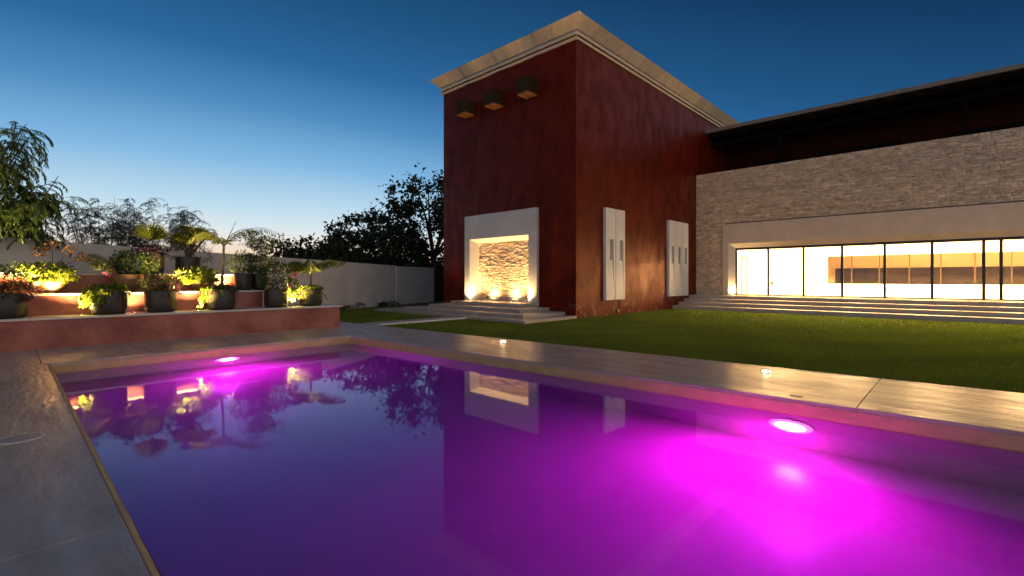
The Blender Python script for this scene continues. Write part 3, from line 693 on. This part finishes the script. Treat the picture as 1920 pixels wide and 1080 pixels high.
# ------------------------------------------------------------------ deck fittings
for p_, lab in ((on_ground(943, 641), 'glowing deck light in front of the niche steps'), (on_ground(1437, 698), 'glowing deck light beside the lawn, nearest to the camera')):
    t = thing('deck_light', lab, 'ground light', p_, 'lights set in the deck edge')
    q = MB(); q.lathe([(.085, 0), (.085, .010), (.068, .013), (.062, .010)], p_, 20); q.build('rim', M['steel'], t)
    q = MB(); q.lathe([(.062, .011), (.056, .016), (.036, .020), (.01, .022)], p_, 16); q.build('lens', M['lens_path'], t, True)
p_ = on_ground(38, 822)
t = thing('skimmer_lid', 'round metal skimmer lid set in the left deck', 'lid', p_)
q = MB(); q.lathe([(.17, 0), (.17, .004), (.155, .006), (.15, .002)], p_, 32); q.build('ring', M['panel'], t)
q = MB(); q.lathe([(.146, .001), (.143, .006), (.06, .007)], p_, 32); q.disc((p_.x, p_.y, .0075), .06); q.build('cover', M['lidgrey'] if 'lidgrey' in M else M['step'], t)
p_ = on_ground(1493, 742)
t = thing('deck_drain', 'small dark rectangular grate in the golden deck', 'drain', p_)
q = MB(); q.box(p_.x - .05, p_.x + .05, p_.y - .07, p_.y + .07, 0, .004); q.build('grate', M['dark'], t)
q = MB()
for k in range(5): q.box(p_.x - .042, p_.x + .042, p_.y - .06 + k * .026, p_.y - .048 + k * .026, .0042, .008)
q.build('slot', M['steel'], t)

# ------------------------------------------------------------------ planted terrace
TFY = 14.35; Z1, Z2, Z3 = .665, 1.165, 1.64; Y2, Y3 = 15.22, 16.1; TE = 7.27
ter = thing('planting_terrace', 'stepped red terrace with white caps carrying the plant pots', 'terrace', (3, TFY, 0))
def tier(ya, yb, xr, z0, z1, nm):
    q = MB(); q.box(-9, xr, ya, yb, z0, z1 - .05); q.build('tier', M['redsm'], ter)
    q = MB(); q.box(-9, xr + .07, ya - .05, yb, z1 - .048, z1); bevel(q.build('cap', M['cap'], ter), .006, 2)
M['cap'] = mat('white_stone_cap', (.66, .63, .58), .5, (.55, .52, .48), 4, 5)
x2 = on_y(493, 545, Y2).x; x3 = on_y(438, 515, Y3).x
tier(TFY, Y2 + .002, TE, -.1, Z1, 'a'); tier(Y2 + .003, Y3 + .002, x2, -.1, Z2, 'b'); tier(Y3 + .004, 16.95, x3, -.1, Z3, 'c')
q = MB(); q.box(-9, TE - .02, Y2 + .003, 16.9, -.1, Z1 - .06); q.build('rear_fill', M['redsm'], ter)

# ------------------------------------------------------------------ boundary wall
gw = thing('garden_wall', 'long pale plaster garden wall behind the terrace', 'wall', (7, 20, 0))
def wseg(a, b_, za, zb, mm, nm):
    q = MB(); a = Vector(a); b_ = Vector(b_); n = Vector((-(b_ - a).y, (b_ - a).x)).normalized() * .2
    q.hexa([(a.x, a.y, -.2), (b_.x, b_.y, -.2), (a.x + n.x, a.y + n.y, -.2), (b_.x + n.x, b_.y + n.y, -.2),
            (a.x, a.y, za), (b_.x, b_.y, zb), (a.x + n.x, a.y + n.y, za), (b_.x + n.x, b_.y + n.y, zb)])
    q.build(nm, mm, gw)
M['oldwhite'] = mat('stained_white_wall', (.62, .60, .58), .8, (.50, .49, .47), .9, 7, .06, 20)
wseg((-9, 14.2), (2.9, 18.62), 2.75, 2.48, M['oldwhite'], 'wall_panel')
wseg((2.9, 18.62), (10.94, 21.6), 2.48, 2.33, M['oldwhite'], 'wall_panel'); wseg((10.94, 21.6), (15.7, 24.17), 2.33, 2.28, M['oldwhite'], 'wall_panel')
wseg((15.72, 24.1), (19.6, 25.6), 2.24, 2.24, M['frame'], 'wall_panel'); wseg((19.62, 25.5), (26, 28.2), 2.26, 2.26, M['wood'], 'timber_panel')

# ------------------------------------------------------------------ plants
def rv(s=1): return Vector((random.gauss(0, s), random.gauss(0, s), random.gauss(0, s)))
def mound(m_, c, r, n, L, W, shell=.55, droop=.2, up=.4):
    """leafy mound: leaves over an ellipsoid volume c, r"""
    for _ in range(n):
        d = rv(); d.normalize(); k = random.uniform(shell, 1.0) * (1 + .12 * math.sin(5 * d.x + 3 * d.y + c.x * 7))
        p = Vector((c.x + d.x * r[0] * k, c.y + d.y * r[1] * k, c.z + d.z * r[2] * k))
        dr = d * .7 + rv(.5) + Vector((0, 0, up if d.z > 0 else -droop))
        l = L * random.uniform(.6, 1.3); m_.leaf(p, dr, (d + rv(.4)).normalized(), l, W * l / L, tint=min(1, max(0, random.gauss(.5, .25))))
def frond(m_, base, az, elev, length, leaflet, n=22, curl=1.4, wid=.022, vee=.5, stem=None):
    """pinnate palm frond"""
    pts = []; p = Vector(base); ang = elev; seg = length / 14
    for i in range(15):
        pts.append(p.copy()); p = p + Vector((math.cos(az) * math.cos(ang), math.sin(az) * math.cos(ang), math.sin(ang))) * seg; ang -= curl / 14 * (.5 + i / 14)
    (stem or m_).tube(pts, [.011 * (1 - i / 16) + .002 for i in range(15)], 4)
    side = Vector((-math.sin(az), math.cos(az), 0))
    for k in range(n):
        t = .14 + .86 * k / (n - 1); f = t * 13.99; i = int(f); q = pts[i].lerp(pts[i + 1], f - i); dr = (pts[i + 1] - pts[i]).normalized()
        upv = side.cross(dr) * -1
        l = leaflet * (math.sin(math.pi * min(1, .12 + t * .85)) ** .7 + .15)
        for sg in (-1, 1):
            d = dr * .62 + side * sg + upv * (vee + random.gauss(0, .12)) * -.3 + rv(.12) + Vector((0, 0, -.35 - .6 * t))
            m_.leaf(q, d, upv, l * random.uniform(.85, 1.1), wid, .2, random.uniform(.2, .9))
def fan(m_, c, d, r, spread=2.6, n=30, wid=.05, up=Vector((0, 0, 1))):
    d = Vector(d).normalized(); s_ = d.cross(Vector((0, 0, 1)));
    if s_.length < .05: s_ = Vector((1, 0, 0))
    s_.normalize(); u = s_.cross(d).normalized()
    for k in range(n):
        a = (k / (n - 1) - .5) * spread
        q = d * math.cos(a) + s_ * math.sin(a)
        m_.leaf(Vector(c), q + u * (.10 * (k % 2)) + rv(.02), u, r * (1 - .18 * abs(a) / (spread / 2)) * random.uniform(.9, 1.08), wid, .25, random.uniform(.25, .85))
POTS = 'planted pots on the stepped terrace'
def pot(t, c, D, h, kind, mm):
    q = MB(); r = D / 2
    if kind == 'cyl': prof = [(r * .80, 0), (r * .90, .015), (r * .97, .08), (r, .22 * h / .54), (r, h - .015), (r - .008, h), (r - .035, h), (r - .04, h - .07)]
    else: prof = [(r * .30, 0), (r * .48, .012), (r * .70, .07), (r * .88, .17), (r * .97, .28), (r, h - .02), (r - .008, h), (r - .035, h), (r - .045, h - .07)]
    q.lathe(prof, c, 36); q.build('pot', mm, t, True)
    q = MB(); q.disc((c.x, c.y, c.z + h - .06), r - .04, 24); q.build('soil', M['soil'], t)
def spill(m_, c, r, z, dirs, n, L, W, drop=.55):
    """vine hanging over the pot rim toward the given azimuths"""
    for _ in range(n):
        a = random.choice(dirs) + random.gauss(0, .45); k = random.random()
        rr = r * (.55 + .62 * min(1, k * 1.5)); zz = z + .10 * math.sin(math.pi * min(1, k * 1.4)) - max(0, k - .55) * drop
        p = Vector((c.x + rr * math.cos(a), c.y + rr * math.sin(a), zz)) + rv(.025)
        d = Vector((math.cos(a), math.sin(a), -.5 - k)) + rv(.4)
        l = L * random.uniform(.7, 1.3); m_.leaf(p, d, Vector((math.cos(a), math.sin(a), .8)) + rv(.3), l, W * l / L, .2, min(1, max(0, random.gauss(.55, .25))))
def stems(m_, c, n, h, spread, r=.008):
    tips = []
    for _ in range(n):
        a = random.uniform(0, 6.28); s_ = random.uniform(.2, 1) * spread; k = h * random.uniform(.7, 1)
        p1 = Vector((c.x + math.cos(a) * s_ * .3, c.y + math.sin(a) * s_ * .3, c.z + k * .5)); p2 = Vector((c.x + math.cos(a) * s_, c.y + math.sin(a) * s_, c.z + k))
        m_.tube([c, p1, p2], [r, r * .8, r * .4], 4); tips.append(p2)
    return tips
def place(px_, Y, z):
    p = on_y(px_, 500, Y); return Vector((p.x, Y, z))
YF, YM, YB = 14.78, 15.68, 16.5
def potted(px_, Y, z, D, h, kind, mm, label):
    c = place(px_, Y, z); t = thing('potted_plant', label, 'potted plant', c, POTS); pot(t, c, D, h, kind, mm); return t, c, Vector((c.x, c.y, c.z + h - .05))
CAMDIR = -2.2   # azimuth from the terrace towards the camera
# front row
t, c, s = potted(10, YF, Z1, .70, .54, 'cyl', M['pot'], 'dark pot at the left picture edge with green bush and purple leaves')
m_ = MB(); mound(m_, s + Vector((-.05, 0, .34)), (.48, .36, .34), 900, .07, .035); m_.build('foliage', M['leafgreen'], t)
m_ = MB(); mound(m_, s + Vector((.16, -.12, .06)), (.32, .26, .16), 170, .16, .035, droop=.8); m_.build('purple_foliage', M['leafpurple'], t)
t, c, s = potted(204, YF, Z1, .70, .54, 'cyl', M['pot'], 'dark cylinder pot with lime vine spilling over its left rim')
m_ = MB(); mound(m_, s + Vector((0, 0, .06)), (.40, .34, .14), 330, .10, .07); spill(m_, c, .38, s.z + .02, [-2.6, -2.2, 2.9], 380, .10, .075); m_.build('vine', M['leaflime'], t)
t, c, s = potted(301, YF, Z1, .68, .54, 'cyl', M['pot'], 'dark pot with feathery green shrub and purple edge leaves, third along the front row')
m_ = MB(); mound(m_, s + Vector((-.04, 0, .24)), (.36, .32, .26), 800, .075, .022); m_.build('foliage', M['leafgreen'], t)
m_ = MB(); mound(m_, s + Vector((.15, -.1, .05)), (.26, .24, .12), 130, .15, .032, droop=.8); m_.build('purple_foliage', M['leafpurple'], t)
t, c, s = potted(415, YF, Z1, .68, .54, 'cyl', M['pot'], 'dark pot with slender palm trunk, tall spear and trailing green vine')
m_ = MB(); mound(m_, s + Vector((0, 0, .05)), (.36, .34, .10), 300, .085, .06); m_.build('vine', M['leafgreen'], t)
m_ = MB(); spill(m_, c, .40, s.z, [-2.9, 3.0], 150, .08, .06)
for k in range(60):
    u = k / 60; p = Vector((c.x - .42 - .10 * u, c.y - .05, s.z - .46 * u)) + rv(.02); m_.leaf(p, Vector((-.3, -.3, -1)) + rv(.4), Vector((-.5, -1, .3)), .08, .06)
m_.build('trailing_vine', M['leaflime'], t)
top = Vector((c.x + .06, c.y, c.z + 1.72)); m_ = MB(); m_.tube([s, s + Vector((.03, 0, .5)), top], [.045, .035, .028], 8); m_.build('trunk', M['palmstem'], t)
for az, el, ln, cu in ((3.0, 1.0, 1.05, 2.5), (2.6, 1.25, .9, 2.4), (-.35, .95, 1.5, 1.7), (-.1, 1.2, 1.1, 1.9), (-2.0, 1.1, .7, 2.6)):
    m_ = MB(); frond(m_, top, az, el, ln, .30, 20, cu, .021); m_.build('frond', M['leafpalm'], t)
m_ = MB(); m_.tube([top, top + Vector((.13, -.08, .34)), top + Vector((.26, -.16, .72))], [.014, .011, .005], 5); m_.build('spear', M['palmstem'], t)
t, c, s = potted(518, YF, Z1, .66, .54, 'cyl', M['pot'], 'dark pot with tall bushy shrub and magenta flowers')
m_ = MB(); mound(m_, s + Vector((-.05, 0, .45)), (.42, .36, .48), 1300, .075, .03); m_.build('foliage', M['leafgreen'], t)
m_ = MB(); mound(m_, s + Vector((.42, -.05, .1)), (.22, .22, .30), 330, .075, .04); spill(m_, c, .38, s.z - .05, [-.3, .1], 200, .08, .055); m_.build('vine', M['leaflime'], t)
m_ = MB()
for q in (Vector((.52, -.1, .50)), Vector((.36, -.1, .16)), Vector((.45, -.12, .46)), Vector((-.1, -.2, .62))): mound(m_, s + q, (.07, .07, .04), 26, .05, .035)
m_.build('flower', M['flower'], t)
t, c, s = potted(583, YF + .12, Z1, .66, .52, 'cyl', M['pot'], 'dark pot with young arching palm at the right end of the terrace')
m_ = MB(); mound(m_, s + Vector((0, 0, .05)), (.36, .34, .10), 330, .085, .06); spill(m_, c, .35, s.z + .02, [-2.2, -1.2, -2.9], 130, .08, .06); m_.build('vine', M['leaflime'], t)
top = s + Vector((0, 0, .52)); m_ = MB(); m_.tube([s, top], [.04, .03], 8); m_.build('trunk', M['palmstem'], t)
for az, el, ln, cu in ((2.5, 1.3, .8, 2.0), (3.0, 1.0, 1.0, 1.9), (-.75, .85, 1.2, 1.4), (-.5, 1.2, .9, 1.8), (1.2, 1.35, .8, 1.6), (-2.0, 1.2, .7, 2.2), (2.2, .8, .9, 2.0)):
    m_ = MB(); frond(m_, top, az, el, ln, .36, 24, cu, .03); m_.build('frond', M['leafpalm'], t)
# bowls on the middle ledge
t, c, s = potted(97, YM, Z2, .66, .46, 'bowl', M['bowl'], 'bronze bowl with lime vine and a coral branch against the pale wall')
m_ = MB(); mound(m_, s + Vector((-.1, 0, .13)), (.46, .34, .15), 330, .11, .075); spill(m_, c, .40, s.z + .03, [-2.3, -1.6, -.8], 260, .11, .08, .22); m_.build('vine', M['leaflime'], t)
m_ = MB(); tips = [s + Vector(q) for q in ((.30, -.1, .62), (.02, 0, .70), (.52, -.1, .45), (-.22, 0, .55))]
for q in tips: m_.tube([s, s.lerp(q, .5) + Vector((0, 0, .05)), q], [.010, .008, .004], 4)
m_.build('branch', M['bark'], t)
m_ = MB()
for q in tips: mound(m_, q, (.13, .1, .09), 40, .07, .035)
m_.build('coral_foliage', M['coral'], t)
t, c, s = potted(240, YM, Z2, .66, .46, 'bowl', M['bowl'], 'bronze bowl with dense round shrub and arching palm frond')
m_ = MB(); mound(m_, s + Vector((.10, 0, .32)), (.50, .40, .34), 1700, .07, .045); m_.build('foliage', M['leafgreen'], t)
for az, el, ln in ((2.9, 1.0, 1.0), (2.4, 1.15, .95), (-2.6, .9, .8)):
    m_ = MB(); frond(m_, s + Vector((-.2, -.1, 0)), az, el, ln, .26, 22, 1.3, .03); m_.build('frond', M['leafpalm'], t)
m_ = MB(); mound(m_, s + Vector((-.38, -.15, .10)), (.12, .1, .12), 40, .06, .04); m_.build('flower', M['flower'], t)
t, c, s = potted(380, YM, Z2, .62, .42, 'bowl', M['bowl'], 'bronze bowl overflowing with broad lime vine, behind the slender palm')
m_ = MB(); mound(m_, s + Vector((-.15, -.05, .12)), (.52, .36, .15), 420, .11, .07); spill(m_, c, .42, s.z + .03, [-2.8, -2.3, -1.5], 280, .11, .07, .22); m_.build('vine', M['leaflime'], t)
t, c, s = potted(456, YM, Z2, .50, .50, 'cyl', M['pot'], 'dark pot on the middle ledge with loose olive shrub, left of a twin pot')
m_ = MB(); mound(m_, s + Vector((.05, 0, .35)), (.46, .36, .36), 800, .08, .035); m_.build('foliage', M['leafgreen'], t)
t, c, s = potted(489, YM, Z2, .50, .50, 'cyl', M['pot'], 'dark pot on the middle ledge end with tall yellowish stems, right of a twin pot')
m_ = MB(); tips = stems(m_, s, 9, 1.15, .5); m_.build('stem', M['palmstem'], t)
m_ = MB()
for q in tips: mound(m_, q, (.22, .2, .20), 90, .11, .03)
mound(m_, s + Vector((0, 0, .35)), (.40, .34, .32), 600, .08, .035); m_.build('foliage', M['leafpalm'], t)
# back row
t, c, s = potted(285, YB, Z3, .56, .62, 'cyl', M['pot'], 'tall black pot on the top ledge with one upright palm fan')
m_ = MB(); mound(m_, s + Vector((0, 0, .06)), (.38, .34, .12), 260, .10, .05); m_.build('foliage', M['leafpurple'], t)
hub = s + Vector((0, -.05, .36)); m_ = MB(); m_.tube([s, hub], [.02, .014], 6); m_.build('stalk', M['palmstem'], t)
m_ = MB(); fan(m_, hub, (-.12, -.30, 1), .62, 2.5, 34, .05); m_.build('fan_leaf', M['leafpalm'], t)
m_ = MB(); fan(m_, hub, (.5, .1, .8), .52, 2.0, 26, .05); m_.build('fan_leaf', M['leafgreen'], t)
t, c, s = potted(352, YB, Z3, .60, .50, 'cyl', M['pot'], 'dark pot on the top ledge with bushy multi stemmed fan palm')
hubs = [s + Vector(q) for q in ((.0, 0, .55), (.22, -.05, .66), (.40, 0, .58), (.12, -.1, .75), (-.1, 0, .42))]
m_ = MB()
for q in hubs: m_.tube([s, s.lerp(q, .5), q], [.05, .04, .03], 6)
m_.build('trunk', M['bark'], t)
for q in hubs:
    for a in np.linspace(0, 6.28, 6)[:-1]:
        m_ = MB(); fan(m_, q, (math.cos(a + q.x), math.sin(a + q.x), random.uniform(.2, .9)), .46, 2.3, 20, .045); m_.build('fan_leaf', M['leafpalm'], t)
m_ = MB(); mound(m_, s + Vector((.1, 0, .15)), (.6, .3, .2), 220, .22, .015, droop=.9); m_.build('dry_skirt', M['bark'], t)

# terrace uplights
TG = 'uplights on the terrace ledges'
for px_, Y, z, lab, en in ((152, 14.66, Z1, 'terrace uplight left of the lime vine pot on the front ledge', 1300), (371, 14.62, Z1, 'terrace uplight beside the slender palm pot', 1500),
        (550, 14.66, Z1, 'terrace uplight between the flowering pot and the young palm', 1700), (252, 14.95, Z1, 'terrace uplight behind the lime vine pot', 260),
        (98, 15.32, Z2, 'terrace uplight under the left bronze bowl', 420), (345, 15.34, Z2, 'terrace uplight left of the overflowing bronze bowl', 500),
        (420, 15.9, Z2, 'terrace uplight behind the slender palm on the middle ledge', 480), (36, 15.5, Z2, 'terrace uplight at the far left of the middle ledge', 2600)):
    p = place(px_, Y, z); uplight(tuple(p), lab, en, TG, (0, .12, 1), .04, math.radians(130))

# weeds along the foot of the boundary wall
m_ = MB(); random.seed(77)
for k in range(15):
    u = random.random(); a = Vector((10.4, 21.2)).lerp(Vector((15.2, 23.7)), u); s_ = random.uniform(.5, 1.1)
    mound(m_, Vector((a.x + random.uniform(-.1, .1), a.y - .22, .08 * s_)), (.34 * s_, .16, .22 * s_), 90, .10, .035)
tag(m_.build('weeds', M['leafdark']), 'dark weeds along the foot of the pale garden wall', 'weeds', kind='stuff')
# ------------------------------------------------------------------ trees
def limb_tree(name, label, base, h, spread, seed, mleaf, nleaf, L, W, group=None, mbark=None, clump=.55, nb=7, low=.35):
    random.seed(seed); base = Vector(base)
    t = thing(name, label, 'tree', base, group); tr = MB(); lf = MB(); tips = []
    lean = Vector((random.uniform(-.05, .05) * h, random.uniform(-.05, .05) * h, 0))
    fork = base + Vector((0, 0, h * low)) + lean
    tr.tube([base - Vector((0, 0, .1)), base.lerp(fork, .5), fork], [h * .03, h * .024, h * .02], 8)
    for k in range(nb):
        a = 2 * math.pi * k / nb + random.uniform(-.3, .3); e = random.uniform(.25, 1.25)
        end = fork + Vector((math.cos(a) * math.cos(e) * spread, math.sin(a) * math.cos(e) * spread, math.sin(e) * h * (1 - low) * .85))
        mid = fork.lerp(end, .5) + rv(h * .03); tr.tube([fork, mid, end], [h * .013, h * .008, h * .003], 5)
        for j in range(5):
            b0 = fork.lerp(mid, random.uniform(.4, 1)) if j < 2 else mid.lerp(end, random.uniform(0, 1))
            e2 = b0 + rv(spread * .26) + (b0 - fork).normalized() * spread * .16; tr.tube([b0, b0.lerp(e2, .5) + rv(h * .015), e2], [h * .005, h * .0035, h * .0015], 4)
            tips += [e2, b0.lerp(e2, .6)]
        tips.append(end)
    tr.build('trunk', mbark or M['barkdark'], t)
    for _ in range(nleaf):
        q = random.choice(tips); r = abs(random.gauss(0, 1)) * spread * .13 * clump / .55
        d = rv().normalized(); p = q + d * r * Vector((1, 1, .7)).length * .6
        l = L * random.uniform(.6, 1.4); lf.leaf(p, rv(), rv(), l, W * l / L, .1, min(1, max(0, random.gauss(.5, .3))))
    lf.build('crown', mleaf, t); return t
def far_point(px_, d): r = FW + RT * ((px_ - 960) / FPX); p = r * d; return (p.x, p.y, 0)
limb_tree('dark_tree', 'dark round crowned tree silhouetted beyond the white wall', far_point(690, 37), 7.0, 3.2, 3, M['leafdark'], 6000, .24, .16)
limb_tree('dark_tree', 'tall dark tree half hidden by the red tower', far_point(815, 36), 10.4, 4.6, 11, M['leafdark'], 9800, .26, .18, low=.3, nb=10)
limb_tree('dark_tree', 'small dark tree low between the round tree and the tower', far_point(752, 44), 5.2, 2.6, 17, M['leafdark'], 3200, .28, .18, low=.25)
random.seed(5)
def thicket(px0, px1, d, h, seed, label):
    random.seed(seed); a = Vector(far_point(px0, d)); b_ = Vector(far_point(px1, d)); c = (a + b_) / 2
    t = thing('hedge', label, 'hedge', c); m_ = MB()
    for _ in range(6500):
        u = random.random(); p = a.lerp(b_, u) + rv(.6); top = h * (.80 + .13 * math.sin(u * 23 + seed) + .10 * math.sin(u * 61)); p.z = top * random.random() ** .6
        l = random.uniform(.2, .42); m_.leaf(p, rv() + Vector((0, 0, .4)), rv(), l, l * .55, .1, random.random())
    m_.build('foliage', M['leafdark'], t)
    q = MB()
    for k in range(30):
        p = a.lerp(b_, random.random()) + rv(.3); p.z = 0; q.tube([p, p + Vector((random.gauss(0, .4), random.gauss(0, .4), h * .8))], [.06, .015], 5)
    q.build('stem', M['barkdark'], t)
thicket(520, 665, 33, 4.3, 2, 'low dark thicket beyond the white wall, between the palms and the trees')
thicket(655, 850, 40, 4.1, 4, 'low dark thicket beyond the wall under the silhouetted trees')
# feathery tree at the left edge
def spray(m_, p, az, L, n, ll, lw, drop=1.0, tw=None):
    pts = [Vector(p)]; ang = random.uniform(-.1, .6); q = Vector(p)
    for i in range(6):
        q = q + Vector((math.cos(az) * math.cos(ang), math.sin(az) * math.cos(ang), math.sin(ang))) * (L / 6); ang -= drop * .32; pts.append(q.copy())
    (tw or m_).tube(pts, [.006, .005, .005, .004, .003, .003, .002], 3)
    side = Vector((-math.sin(az), math.cos(az), 0)); tn = random.random()
    for k in range(n):
        f = (.1 + .9 * k / n) * 5.99; i = int(f); r = pts[i].lerp(pts[i + 1], f - i); d0 = (pts[i + 1] - pts[i]).normalized()
        sg = 1 if k % 2 else -1
        m_.leaf(r, d0 * .9 + side * sg * .7 + Vector((0, 0, -.55)) + rv(.18), Vector((0, 0, 1)) + rv(.3), ll * random.uniform(.7, 1.2), lw, .1, min(1, max(0, tn * .6 + random.random() * .4)))
random.seed(21)
fb = Vector((-.75, 18.25, 0)); t = thing('feathery_tree', 'feathery drooping tree at the left edge above the pale wall', 'tree', fb)
tr = MB(); lf = MB(); tr.tube([fb, fb + Vector((.1, 0, 1.6)), fb + Vector((.3, -.1, 3.0))], [.16, .13, .10], 8)
for k in range(74):
    z0 = random.uniform(1.3, 3.2); b0 = fb + Vector((.1 * z0, 0, z0)); a = random.uniform(-2.2, .9) if k % 4 else random.uniform(-3.1, 3.1)
    R_ = random.uniform(.7, 2.15); zt = random.choice([random.uniform(2.5, 3.3), random.uniform(3.2, 4.4), random.uniform(4.2, 5.7)])
    R_ *= 1.0 if zt < 4.4 else .78
    e2 = Vector((fb.x + math.cos(a) * R_, fb.y + math.sin(a) * R_ * .6, zt)); mid = b0.lerp(e2, .5) + Vector((0, 0, .25)) + rv(.1)
    tr.tube([b0, mid, e2], [.035, .022, .008], 4)
    for j in range(11):
        u = random.random(); p = mid.lerp(e2, u) if j > 1 else b0.lerp(mid, .4 + .6 * u); spray(lf, p + rv(.08), a + random.gauss(0, .9), random.uniform(.45, .85), 26, .14, .028, 1.0)
tr.build('trunk', M['bark'], t); lf.build('crown', M['leaffeather'], t)
# grey green bamboo-like clumps beyond the wall
random.seed(33)
for px_, d, h, lab in ((185, 18.5, 4.7, 'pale feathery bamboo clump beyond the wall, left of two others'), (255, 19.5, 4.75, 'pale feathery bamboo clump behind the single palm fan'), (330, 20, 4.75, 'pale feathery bamboo clump behind the bushy fan palm')):
    bpt = Vector(far_point(px_, d)); t = thing('bamboo_clump', lab, 'bamboo', bpt, 'bamboo clumps beyond the wall'); st_ = MB(); lf = MB()
    for k in range(28):
        a = random.uniform(0, 6.28); s_ = random.uniform(0, 1.35); hh = h * random.uniform(.72, 1.0)
        tip = bpt + Vector((math.cos(a) * s_, math.sin(a) * s_, hh)); mid = bpt.lerp(tip, .5) + rv(.08); st_.tube([bpt + Vector((math.cos(a) * .2, math.sin(a) * .2, 0)), mid, tip], [.018, .012, .004], 4)
        for j in range(20):
            spray(lf, mid.lerp(tip, random.random() ** .7) + rv(.04), random.uniform(0, 6.28), random.uniform(.22, .5), 9, .16, .021, .7, st_)
    st_.build('cane', M['bark'], t); lf.build('foliage', M['leafgrey'], t)
